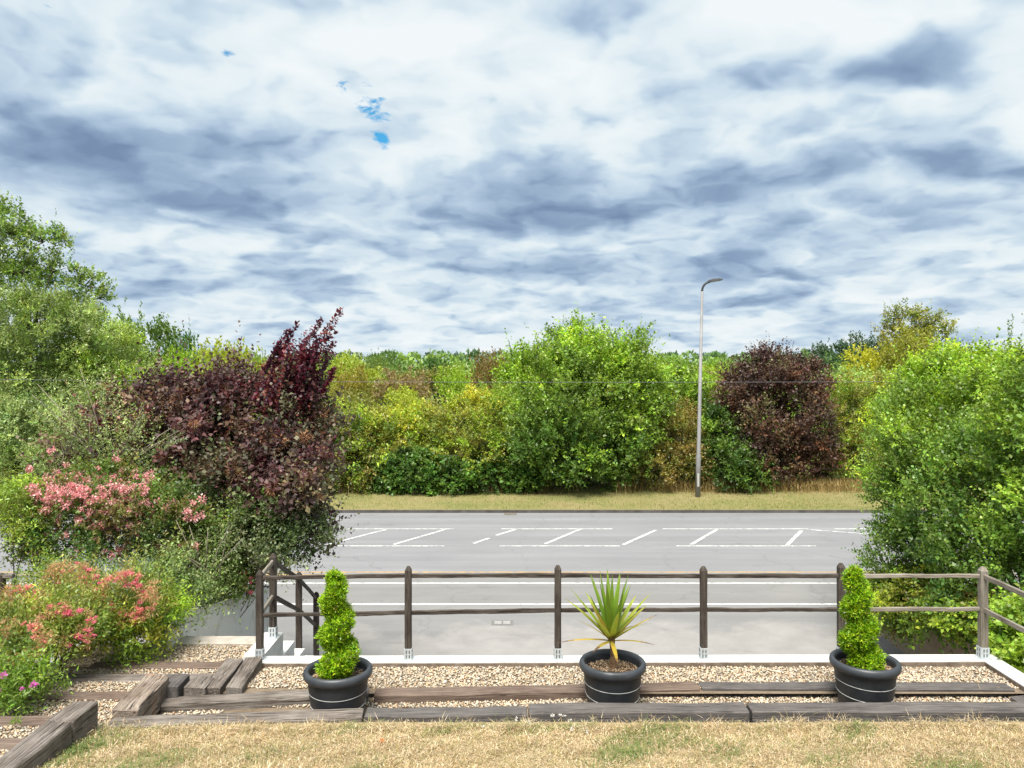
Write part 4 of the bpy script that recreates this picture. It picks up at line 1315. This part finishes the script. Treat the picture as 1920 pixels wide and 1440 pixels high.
# ------------------------------------------------------------------ left garden shrubs
SMK = (-5.0, 13.4, soil_z(-5, 13.4))
shs = []
g = random.Random(3)
for i in range(56):
    q = g.random()
    p0 = at(g.uniform(470, 590), g.uniform(740, 800), 13.2 + g.uniform(-.4, .4))
    p1 = at(500 + 120 * q + g.uniform(-18, 18), 690 - 60 * q + g.uniform(-40, 30), 13.2 + g.uniform(-.5, .5))
    shs.append((p0, p1)); shs.append((p0 + Vector((.05, .1, 0)), p1 + Vector((g.uniform(-.1, .1), .1, g.uniform(-.1, .1)))))
for (ax, ay, bx, by) in ((560, 690, 640, 580), (555, 700, 625, 612), (540, 690, 600, 600), (560, 700, 630, 640), (510, 690, 556, 606), (500, 690, 540, 620), (490, 700, 520, 640), (590, 720, 628, 660), (600, 740, 630, 690), (560, 1000, 625, 960), (540, 1010, 610, 975)):
    for k in range(3):
        shs.append((at(ax + g.uniform(-6, 6), ay, 13.1), at(bx + g.uniform(-5, 5), by + g.uniform(-3, 8), 13.0)))
SMP = pal(((.042, .018, .028), 4), ((.072, .050, .066), 4), ((.050, .030, .044), 4), ((.10, .026, .038), 2), ((.14, .10, .075), 1.5), ((.09, .11, .065), 2.4))
smoke, SPC = plant('smoke_bush', 'large purple smoke bush with windswept red shoots left of centre', 'bush', SMK,
      [lobe(440, 830, 13.5, 130, 100, 1.0), lobe(545, 800, 13.2, 70, 95, .8), lobe(555, 900, 12.9, 60, 90, .7), lobe(330, 820, 13.6, 120, 85, .9), lobe(220, 850, 13.9, 90, 75, .8), lobe(340, 910, 13.2, 140, 70, .9), lobe(460, 940, 12.9, 110, 90, .8), lobe(540, 990, 12.8, 60, 70, .6), lobe(430, 1010, 12.9, 90, 60, .7), lobe(420, 740, 13.8, 90, 38, .7), lobe(300, 750, 14, 60, 30, .6), lobe(565, 945, 12.0, 36, 50, .3), lobe(495, 935, 12.0, 56, 34, .3), lobe(420, 905, 12.2, 50, 26, .3)],
      76000, .072, .056, SMP, 131, LEAFP, r0=.05, extra=90, puff=.36, slen=(.15, .5), up=.45, wind=(.2, 0, 0), ragged=.5,
      extra_sets=[shoots(shs, 34, .07, .055, [(.13, .022, .042), (.095, .035, .055), (.18, .05, .035), (.07, .035, .05)])])


def tuft_mesh(name, seed, n, r, L, Wd, cols, mat, flat=1.0):
    rng = np.random.default_rng(seed)
    d = unit(rng.normal(0, 1, (n, 3)) * np.array([1, 1, flat]))
    P = d * r * rng.uniform(.1, 1, (n, 1))
    c = np.array(cols)[rng.integers(0, len(cols), n)] * rng.uniform(.8, 1.2, (n, 1))
    return leaf_mesh(name, P, d + rng.normal(0, .5, (n, 3)), rng.normal(0, 1, (n, 3)) + (0, 0, .5), rng.uniform(.6, 1.3, n) * L, rng.uniform(.7, 1.2, n) * Wd, c, mat)


PLM = [tuft_mesh('plume', 200 + k, 130, .075, .06, .012, [(.72, .40, .20), (.70, .46, .28), (.52, .28, .16)], PETAL) for k in range(3)]
rng = np.random.default_rng(77)
front = SPC[(SPC[:, 1] < 13.3)]
for i, p in enumerate(front[rng.choice(len(front), min(70, len(front)), replace=False)]):
    d = p - np.array([-4.6, 13.4, 3.6]); d /= np.linalg.norm(d)
    s = float(rng.uniform(.8, 1.7))
    put('plume', PLM[i % 3], smoke, Vector(p + d * .14) - Vector(SMK), (float(rng.uniform(0, 6)), float(rng.uniform(0, 6)), 0), (s, s, s))

plant('privet', 'green small leaved shrub under the right side of the smoke bush', 'bush', (-4.9, 12.6, soil_z(-4.9, 12.6)),
      [lobe(505, 985, 12.2, 75, 48, .45), lobe(565, 1000, 12.2, 44, 46, .35), lobe(430, 1000, 11.9, 50, 36, .35), lobe(520, 1035, 12.0, 60, 28, .4), lobe(350, 935, 12.0, 30, 20, .3)],
      24000, .05, .032, pal((MIDG, 2.5), (DKG, 3), ((.10, .13, .08), 5), ((.13, .15, .11), 4), (LIME, .7)), 132, r0=.011, extra=40, puff=.26, slen=(.12, .35), ragged=.35)
plant('cotoneaster', 'grey green small leaved shrub with arching bare twigs above the white wall', 'bush', (-4.9, 11.3, soil_z(-4.9, 11.3)),
      [lobe(370, 1060, 11.6, 70, 46, .5), lobe(420, 1080, 12.2, 50, 36, .4), lobe(320, 1095, 10.8, 48, 40, .4), lobe(360, 1115, 11.0, 44, 30, .35), lobe(440, 1050, 12.4, 40, 36, .35), lobe(390, 1130, 11.4, 22, 30, .25)],
      26000, .044, .024, pal((GREY, 4), ((.12, .17, .09), 4), ((.2, .25, .13), 3), (MIDG, 2)), 133, r0=.02, extra=90, puff=.24, slen=(.15, .45), ragged=.4, bark=TWIG,
      extra_sets=[shoots([(at(380, 1080, 11.4), at(x, y, 11.3)) for x, y in ((240, 960), (330, 930), (360, 985), (300, 1010), (430, 985), (455, 1010), (290, 1080), (470, 1000))], 40, .04, .022, [GREY, (.2, .25, .13)], droop=.1)],
      stems=[(at(375 + i * 5, 1085, 11.0), at(x, y, 10.8), .010) for i, (x, y) in enumerate(((330, 975), (355, 985), (390, 990), (430, 985), (455, 1010), (300, 1020), (345, 1040), (420, 1030)))])
# grey arching sprays high over the smoke bush
plant('cotoneaster', 'pale silvery shrub with long sprays arching over the smoke bush from the left', 'bush', (-7.6, 12.6, soil_z(-7.6, 12.6)),
      [lobe(180, 780, 12.8, 60, 50, .4), lobe(250, 840, 12.6, 60, 60, .4), lobe(120, 850, 12.8, 40, 60, .4)],
      6000, .04, .018, pal((PALE, 4), (GREY, 5)), 134, r0=.02, extra=50, puff=.3, slen=(.2, .5), ragged=.5, bark=TWIG,
      extra_sets=[shoots([(at(210, 900, 12.6), at(x, y, 12.5)) for x, y in ((70, 720), (110, 700), (150, 690), (190, 715), (60, 740), (130, 740), (330, 880), (300, 830), (390, 760), (270, 760), (95, 770), (350, 800))] * 3, 70, .055, .024, [PALE, GREY, (.36, .42, .28)], droop=.12)],
      stems=[(at(210, 900, 12.6), at(x, y, 12.5), .012) for x, y in ((70, 720), (150, 690), (60, 740), (330, 880), (300, 830), (390, 760), (270, 760), (350, 800))])
plant('abelia', 'wide shrub covered in pale pink blossom left of the smoke bush', 'bush', (-7.2, 11.8, soil_z(-7.2, 11.8)),
      [lobe(190, 970, 11.8, 140, 70, .8), lobe(110, 990, 11.6, 80, 60, .7), lobe(270, 980, 11.5, 95, 62, .7), lobe(200, 925, 12, 110, 45, .7), lobe(170, 1030, 11.4, 120, 36, .6), lobe(330, 1000, 11.3, 50, 45, .5)],
      52000, .046, .028, pal((DKG, 4), (MIDG, 4), ((.13, .14, .05), 3), ((.20, .12, .07), 1.5)), 135, r0=.03, extra=40, puff=.28, slen=(.12, .34), ragged=.28,
      extra_sets=[])
BLS = [tuft_mesh('blossom', 300 + k, 46, .05, .026, .020, [(.78, .38, .37), (.84, .54, .52), (.66, .24, .26)], PETAL, .7) for k in range(4)]


def dot(parent, name, meshes, pts, org, rng, s=(.7, 1.3)):
    for i, p in enumerate(pts):
        q = float(rng.uniform(*s))
        put(name, meshes[i % len(meshes)], parent, Vector(p) - Vector(org), (float(rng.uniform(-.4, .4)), float(rng.uniform(-.4, .4)), float(rng.uniform(0, 6))), (q, q, q))


ab = [o for o in bpy.data.objects if o.name.startswith('abelia')][0]
rng = np.random.default_rng(8)
pp = []
for i in range(330):
    top = rng.random() < .62
    x = rng.uniform(50, 285) if top else rng.uniform(60, 385)
    yy = rng.normal(920, 24) if top else rng.uniform(930, 1055)
    pp.append(at(x, yy, 11.25 + (0.5 if yy < 910 else 0) + rng.uniform(-.25, .2)))
dot(ab, 'blossom', BLS, pp, ab.location, rng, (.75, 1.5))
plant('yellow_conifer', 'small yellow green feathery shrub at the left edge', 'bush', (-7.6, 11.4, soil_z(-7.6, 11.4)),
      [lobe(20, 950, 11.2, 50, 45, .4), lobe(55, 985, 11.1, 34, 36, .3), lobe(-30, 960, 11.2, 50, 55, .4)],
      13000, .05, .014, pal(((.22, .31, .06), 4), (LIME, 3), ((.24, .23, .06), 1), (GRN, 2)), 136, r0=.02, extra=20, puff=.24, slen=(.15, .3), droop=.5, updir=0)

# flowers in the bed: each clump a plant, its flower heads are parts
FHD = [tuft_mesh('flower_head', 320 + k, 60, .030, .017, .014, [(.82, .18, .28), (.86, .32, .38), (.74, .12, .22)], PETAL, .6) for k in range(3)]
FHC = [tuft_mesh('flower_head', 330 + k, 60, .028, .017, .014, [(.80, .28, .24), (.82, .42, .34), (.74, .22, .22)], PETAL, .7) for k in range(3)]
FHM = [tuft_mesh('flower_head', 340 + k, 60, .032, .020, .017, [(.70, .12, .52), (.75, .22, .58)], PETAL, .7) for k in range(2)]
SDH = [tuft_mesh('seed_head', 350 + k, 70, .050, .035, .007, [(.60, .40, .18), (.66, .36, .22), (.50, .42, .17)], PETAL, 2.2) for k in range(3)]


def flower_clump(label, cx, cy, D, rx, ry, nh, seeds, heads, seed, palette, nleaf=9000, base_z=None):
    c = at(cx, cy, D)
    bz = soil_z(c.x, D) if base_z is None else base_z
    base = Vector((c.x, D, bz))
    rng = np.random.default_rng(seed)
    t, PC = plant('red_valerian', label, 'flowers', base, [lobe(cx, cy, D, rx, ry, .35), lobe(cx - rx * .3, cy + ry * .5, D - .1, rx * .8, ry * .6, .3), lobe(cx + rx * .35, cy + ry * .4, D + .1, rx * .7, ry * .6, .3)],
                  nleaf, .045, .015, palette, seed, r0=.008, extra=40, puff=.22, slen=(.15, .4), up=1.2, ragged=.35, crown='leaves', wood='stems', group='flowering clumps in the bed by the path')
    def spots(n):
        P = []
        for i in range(n):
            q = rng.uniform(0, 6.28); r = rng.uniform(.2, 1.08) ** .5
            P.append(at(cx + rx * r * math.cos(q), cy - ry * .25 + ry * r * math.sin(q) * .95, D - .30 - .1 * rng.random()))
        return P
    dot(t, 'flower_head', heads, spots(int(nh * 1.9)), base, rng, (.5, 1.1))
    dot(t, 'seed_head', SDH, spots(int(seeds * 1.6)), base, rng, (.7, 1.4))


VP1 = pal((MIDG, 3), ((.14, .22, .05), 5), (OLV, 2), ((.27, .24, .09), 2.5), (LIME, .8))
VP2 = pal((GRN, 4), (LIME, 3), (MIDG, 3))
flower_clump('pink and magenta flowers with tan seed heads, the tallest clump by the wire netting', 130, 1130, 9.7, 62, 62, 30, 40, FHD + FHM[:1] + FHC, 401, VP1)
flower_clump('coral and crimson flowers in the right upper part of the bed', 235, 1135, 9.5, 62, 52, 48, 26, FHD + FHC, 402, VP1)
flower_clump('salmon flowers with feathery seed heads at the left edge of the bed', 45, 1165, 9.2, 60, 58, 30, 34, FHC, 403, VP1)
flower_clump('loose crimson flowers over green leaves in the middle of the bed', 115, 1185, 8.7, 70, 44, 28, 12, FHD, 404, VP1, 12000)
flower_clump('green clump with few coral flowers in the lower left of the bed', 35, 1212, 8.2, 60, 46, 14, 14, FHC, 405, VP1, 12000)
flower_clump('leafy green clump with one magenta bloom at the left edge by the gravel', 22, 1292, 7.6, 42, 30, 3, 0, FHM, 406, VP2, 6000)
plant('potentilla', 'bright yellow green leafy shrub spilling towards the white wall', 'bush', (-4.9, 9.6, soil_z(-4.9, 9.6)),
      [lobe(258, 1178, 9.5, 52, 30, .35), lobe(330, 1162, 9.9, 34, 22, .25), lobe(205, 1192, 9.2, 42, 30, .35), lobe(265, 1200, 9.4, 46, 22, .3), lobe(290, 1148, 9.9, 42, 28, .3)],
      14000, .05, .018, pal((LIME, 4), (GRN, 4), (YEL, 1.5), (MIDG, 2)), 137, r0=.012, extra=30, puff=.2, slen=(.12, .3))
t, PCx = plant('red_valerian', 'small crimson flowered plant trailing on top of the stair wall', 'flowers', (-4.62, 12.2, 2.5), [lobe(455, 1092, 12.2, 24, 26, .3), lobe(438, 1080, 12.2, 24, 22, .3)], 3500, .04, .018, VP2, 138, r0=.006, extra=20, puff=.2, slen=(.1, .3), crown='leaves', wood='stems')
dot(t, 'flower_head', FHD, [at(458 + 14 * math.sin(i * 2.1), 1092 + 9 * (i % 5 - 2), 11.95) for i in range(8)], t.location, np.random.default_rng(4))

# wire netting and a rail end at the left edge
nt = at(190, 1085, 10.2)
net = thing('wire_netting', 'short length of green diamond wire netting behind the flowers', 'netting', (nt.x, nt.y, nt.z - .35))
a = Acc()
wd, ht, st = 1.5, .62, .052
for k in range(int((wd + ht) / st)):
    for s in (1, -1):
        x0 = -wd / 2 - (ht if s > 0 else 0) + k * st
        pa, pb = [x0, 0.0], [x0 + ht, ht]
        if s < 0:
            pa, pb = [x0 + 0, ht], [x0 + ht, 0.0]
        pts = []
        for u in np.linspace(0, 1, 7):
            x, z = pa[0] + (pb[0] - pa[0]) * u, pa[1] + (pb[1] - pa[1]) * u
            if -wd / 2 <= x <= wd / 2:
                pts.append((x, .04 * math.sin(x * 4) + .003 * s, z))
        if len(pts) > 1:
            a.tube(pts, .0028, 4)
put('mesh_wires', a.mesh('mesh_wires', NETM), net)
ep = at(3, 1150, 9.0)
ef = thing('rail_fence', 'dark weathered post with a rail end at the left edge of the bed', 'fence', (ep.x, ep.y, ep.z - .2))
beam('post', ep + Vector((0, 0, -.2)), ep + Vector((0, 0, .47)), .08, .08, POSTW, ef, ef.location, up=(0, 1, 0), seed=91, wob=.004, point=.02)
beam('rail', ep + Vector((-.9, .0, .42)), ep + Vector((.14, .0, .44)), .07, .05, SLP, ef, ef.location, seed=92, wob=.006)

# ------------------------------------------------------------------ far trees
def unit_tree(seed, kind):
    """crown in a unit box: base at 0, height 1, half width 0.5"""
    rng = np.random.default_rng(seed)
    L = []
    if kind == 'round':
        L = [((0, 0, .58), (.40, .40, .36))] + [((.30 * math.cos(q), .30 * math.sin(q), .50 + .18 * math.sin(q * 2)), (.24, .24, .24)) for q in np.linspace(0, 5.2, 6)]
    elif kind == 'low':
        L = [((.3 * math.cos(q), .3 * math.sin(q), .45 + .2 * rng.random()), (.26, .26, .40)) for q in np.linspace(0, 5.2, 6)] + [((0, 0, .5), (.35, .35, .45))]
    else:
        L = [((0.06 * rng.normal(), .06 * rng.normal(), z), (.42 * (1 - z * .62), .42 * (1 - z * .62), .2)) for z in (.2, .35, .5, .65, .8, .9)]
    R0, T, Ls, col, PC = sprigs(rng, L, 620, pal(((1, 1, 1), 3), ((.75, .8, .8), 2), ((1.15, 1.1, .9), 2)), puff=.20, slen=(.05, .13), up=.4, ragged=.3, zlow=-.5)
    s = along(rng, R0, T, Ls, 7, .042, .028, col, 0)
    s = list(s); s[5] = np.clip(s[5] / .9 * .9, .2, 1.3)
    me = leaf_mesh('crown', *s, LEAF)
    a = Acc(); limbs(a, (0, 0, 0), L, .022, rng, PC, 20, 5)
    return me, a.mesh('trunk', BARK, True)


UT = {k: [unit_tree(500 + i * 7 + j, k) for j in range(3)] for i, k in enumerate(('round', 'low', 'column'))}


def far_tree(name, label, px, top, D, wpx, kind, colr, i=0, group=None, cat='tree', rz=0.0):
    x = (px - CX) / F * D
    h = CZ - (top - HY) / F * D
    w = wpx / F * D
    t = thing(name, label, cat, (x, D, -.02), group)
    cm, tm = UT[kind][i % 3]
    c = put('crown', cm, t, (0, 0, 0), (0, 0, rz), (w, w, h))
    c.color = (colr[0] * 1.45, colr[1] * 1.45, colr[2] * 1.1, 1)
    put('trunk', tm, t, (0, 0, 0), (0, 0, rz), (w, w, h))
    return t


SPEC = [  # px, top, D, width, kind, colour, label
    (272, 598, 75, 135, 'round', (.085, .145, .04), 'tall mid green round tree left of the small dark one on the skyline'),  # lighter green, distance haze put into the colour
    (205, 582, 70, 130, 'round', (.10, .17, .05), 'grey green tree rising behind the pale willow'),  # leaf colour lightened to carry the haze as well
    (341, 620, 85, 66, 'round', (.055, .13, .03), 'small dense dark green tree alone on the left skyline'),
    (330, 660, 62, 110, 'low', (.19, .30, .035), 'lime bush below the small dark skyline tree'),
    (420, 650, 60, 120, 'low', (.26, .30, .045), 'broad yellow green bush behind the smoke bush'),
    (470, 668, 66, 80, 'low', (.21, .27, .045), 'yellow lime bush nearest the red shoots, on their left'),
    (655, 690, 58, 70, 'low', (.24, .21, .055), 'brownish olive bush just right of the red shoots'),
    (645, 668, 85, 80, 'low', (.26, .32, .05), 'yellow green bush on the rise right of the red shoots'),
    (760, 700, 60, 120, 'low', (.20, .15, .10), 'grey brown twiggy thicket behind the hedge'),
    (700, 672, 95, 80, 'low', (.13, .19, .06), 'dull green bushy tree left of the far copse'),
    (722, 660, 140, 70, 'round', (.085, .15, .045), 'dark green tree on the middle distance tree line'),
    (820, 668, 110, 60, 'round', (.05, .11, .035), 'darkest rounded tree of the middle distance behind the hedge'),
    (860, 690, 70, 80, 'low', (.22, .33, .04), 'fresh lime bush left of the brown thicket'),
    (920, 668, 62, 76, 'low', (.17, .12, .055), 'brown dying bush behind the left side of the large tree'),
    (820, 662, 170, 50, 'round', (.19, .28, .06), 'pale lime tree standing out of the far tree line'),
    (1300, 690, 70, 150, 'low', (.20, .32, .04), 'lime green bush seen between the lamp and the large tree'),
    (1345, 678, 110, 100, 'low', (.17, .28, .05), 'bright green scrub to the right of the lamp column'),
    (1245, 672, 130, 90, 'low', (.15, .25, .05), 'green scrub to the left of the lamp column'),
    (1560, 640, 150, 90, 'round', (.035, .075, .045), 'dark blue green oak on the right skyline, left half'),
    (1620, 626, 155, 80, 'round', (.04, .08, .045), 'dark oak on the right skyline, peeping above the yellow tree'),
    (1640, 655, 85, 110, 'low', (.36, .36, .04), 'bright yellow bushy tree right of the dark oak'),
    (1700, 618, 80, 110, 'low', (.22, .23, .05), 'olive yellow tree under the open branched crown'),
    (1590, 695, 58, 120, 'low', (.24, .34, .12), 'pale feathery green bush behind the purple tree'),
    (1680, 705, 58, 90, 'low', (.20, .27, .10), 'soft green bush between the purple tree and the right hedge'),
    (1800, 645, 100, 60, 'round', (.05, .10, .045), 'small dark tree rising behind the right hedge'),
]
for i, (px, top, D, w, kind, c, lab) in enumerate(SPEC):
    far_tree('tree' if kind == 'round' else 'bush_tree', lab, px, top, D, w, kind, c, i, 'trees and bushes in the field beyond the hedge', rz=i * 1.7)
# open-branched old tree above the yellow one
plant('old_tree', 'open branched old tree with thin foliage on the right skyline', 'tree', ((1710 - CX) / F * 86, 86, 0),
      [lobe(1690, 600, 86, 24, 18), lobe(1720, 590, 86, 24, 14), lobe(1750, 605, 86, 22, 14), lobe(1775, 625, 86, 20, 13), lobe(1735, 625, 86, 20, 12), lobe(1670, 625, 86, 20, 14), lobe(1710, 645, 86, 50, 16)],
      7000, .26, .16, pal(((.20, .21, .06), 4), (OLV, 3), (MIDG, 2)), 140, r0=.28, extra=70, puff=1.0, slen=(.5, 1.1), ragged=.5)
rg = random.Random(21)
FC = [('pale green', (.19, .28, .06)), ('mid green', (.10, .17, .045)), ('dull olive', (.17, .18, .06)), ('yellow green', (.26, .31, .05))]
MARKS = [(300, 'below the small dark skyline tree'), (420, 'behind the middle of the smoke bush'), (520, 'behind the red shoots'), (620, 'just right of the red shoots'), (700, 'above the lime green hawthorn'),
         (790, 'above the bramble thicket'), (880, 'above the yellowing hawthorn'), (960, 'against the left side of the large green tree'), (1090, 'behind the large green tree'), (1230, 'left of the lamp column'),
         (1300, 'close by the lamp column'), (1360, 'right of the lamp column'), (1460, 'behind the purple tree'), (1600, 'right of the purple tree'), (1700, 'left of the right hedge')]
for (D, n, t0_, t1_, w0, w1, row) in ((52, 11, 712, 735, 100, 150, 'nearest field row'), (72, 13, 694, 712, 80, 130, 'second field row'), (105, 14, 682, 694, 55, 95, 'farthest field row')):
    for i in range(n):
        px = 300 + 1420 * (i + rg.random()) / n
        k = (i + int(D)) % 4
        v = rg.uniform(.8, 1.2)
        mk = min(MARKS, key=lambda q: abs(q[0] - px))[1]
        far_tree('field_tree', '%s tree, %s, %s' % (FC[k][0], row, mk), px, rg.uniform(t0_, t1_), D * rg.uniform(.93, 1.07), rg.uniform(w0, w1), rg.choice(['low', 'low', 'round']), tuple(x * v for x in FC[k][1]), rg.randrange(3), 'field trees beyond the hedge', rz=rg.uniform(0, 6))


def far_wood(name, label, D, dd, x0, x1, step, t0_, t1_, cols, seed, wid=(.5, .9)):
    """a far-off wood that reads as one mass"""
    rng = np.random.default_rng(seed)
    sets = []
    x = x0
    while x < x1:
        d = D + rng.uniform(0, dd)
        h = CZ + (HY - rng.uniform(t0_, t1_)) / F * d
        w = h * rng.uniform(*wid)
        n = 130
        u = unit(rng.normal(0, 1, (n, 3)))
        P = np.array([x, d, h * .55]) + u * np.array([w / 2, w / 2, h * .45]) * rng.uniform(.75, 1.05, (n, 1))
        c = 1.5 * np.array(cols)[rng.integers(0, len(cols))] * rng.uniform(.75, 1.25, (n, 1))
        sets.append((P, u + rng.normal(0, .5, (n, 3)), rng.normal(0, .6, (n, 3)) + (0, -.2, .8), h * .20 * rng.uniform(.6, 1.2, n), h * .15 * rng.uniform(.6, 1.2, n), c))
        x += step * rng.uniform(.5, 1.4)
    arr = [np.concatenate([s[i] for s in sets]) for i in range(6)]
    tag(put(name, leaf_mesh(name, *arr, LEAF)), label, 'wood', kind='stuff')


far_wood('distant_wood', 'rough scrubby wood filling the middle of the field', 150, 50, -130, 130, 2.6, 668, 682, [(.15, .23, .055), (.20, .28, .06), (.09, .15, .045), (.12, .20, .05)], 30)
far_wood('distant_wood', 'continuous green wood along the far edge of the field', 260, 60, -260, 260, 5.0, 660, 668, [(.09, .16, .06), (.13, .21, .07), (.06, .11, .05)], 31)
far_wood('distant_wood', 'thin blue green tree line on the horizon', 620, 120, -600, 620, 9.0, 661, 668, [(.06, .10, .075), (.05, .085, .07)], 32, (.35, .7))

# ------------------------------------------------------------------ small things on the lawn and gravel
DAI = tuft_mesh('daisy', 360, 26, .012, .014, .010, [(.85, .84, .80), (.80, .80, .74)], PETAL, .35)
DG = 'white clover flowers in the lawn'
for i, (px, py) in enumerate([(905, 1372), (1036, 1346), (1050, 1345), (1058, 1347), (1068, 1357), (968, 1353), (992, 1362), (1072, 1380), (1100, 1386)]):
    p = on(px, py, 2.86)
    lab = ['white clover flower alone in the lawn, leftmost', 'white clover flower at the left of the three touching the sleeper', 'white clover flower in the middle of the three touching the sleeper', 'white clover flower at the right of the three touching the sleeper', 'white clover flower just below the three by the sleeper', 'white clover flower near the sleeper, left of the cluster', 'white clover flower second to the left of the cluster, lower', 'white clover flower farther down the lawn below the cluster', 'white clover flower lowest and rightmost of all'][i]
    tag(put('clover_flower', DAI, loc=(p.x, p.y, lawn_z(p.x, p.y) + .045), rot=(.2 * i, .1, i)), lab, 'flower', DG)
p = on(711, 1404, 2.9)
lf = leaf_mesh('fallen_leaf', np.array([(0, 0, 0), (.02, .01, .004)]), np.array([(1, .3, .1), (-.3, 1, .2)]), np.array([(0, 0, 1), (.2, 0, 1)]), np.array([.06, .05]), np.array([.04, .03]), np.array([(.50, .18, .05), (.42, .15, .05)]), PETAL)
tag(put('fallen_leaf', lf, loc=(p.x, p.y, lawn_z(p.x, p.y) + .04)), 'curled orange dead leaf lying on the dry lawn', 'leaf')
for i, (px, py, tx, ty, lab) in enumerate([(1842, 1306, 1832, 1278, 'tall bent dry stalk in the front gravel strip at the right'), (1852, 1303, 1845, 1290, 'short dry stalk with a seed head beside the tall bent one'), (1872, 1304, 1872, 1290, 'dry stalk with a seed head, nearest the right end of the gravel strip')]):
    b = on(px, py, B1 + .01)
    e = at(tx, ty, b.y)
    s = thing('dry_stalk', lab, 'dry plant', b, 'dry stalks in the front gravel strip')
    a = Acc(); a.tube([(0, 0, 0), ((e.x - b.x) * .4, 0, (e.z - b.z) * .5), (e.x - b.x, 0, e.z - b.z)], [.0035, .003, .0022], 5)
    put('stem', a.mesh('stem', simple_mat('straw', (.55, .42, .25), (.66, .54, .36), 20)), s)
    put('seed_head', SDH[i % 3], s, (e.x - b.x, 0, e.z - b.z), scale=(.35, .35, .2))
WEED = tuft_mesh('weed', 370, 70, .05, .05, .014, [(.14, .24, .04), (.22, .32, .05)], LEAF, .7)
for px, py, z, s, lab in [(120, 1288, 2.86, .9, 'small green weed growing on the stepped path'), (1683, 1302, B1, .8, 'green weed in the gravel at the right foot of the right pot'), (1690, 1294, B1, .7, 'greyish weed behind the right pot on the gravel'), (30, 1358, 3.05, .7, 'green weed on the path at the left edge')]:
    p = on(px, py, z)
    tag(put('weed', WEED, loc=(p.x, p.y, z + .03), scale=(s, s, s)), lab, 'weed')
p = on(660, 1322, B1)
a = Acc()
for q in ((.0, .0), (.05, .6), (-.06, 1.1)):
    a.tube([(q[0], 0, 0), (q[0] + .05, -.03, .03), (q[0] + .12, -.05, .06 + .04 * q[1]), (q[0] + .17, -.03, .10 + .06 * q[1])], [.004, .0035, .003, .0015], 5)
tag(put('dry_twig', a.mesh('dry_twig', TWIG), loc=(p.x, b1.y - .33, B1 + .02)), 'bare curled dry twig against the left pot', 'twig')
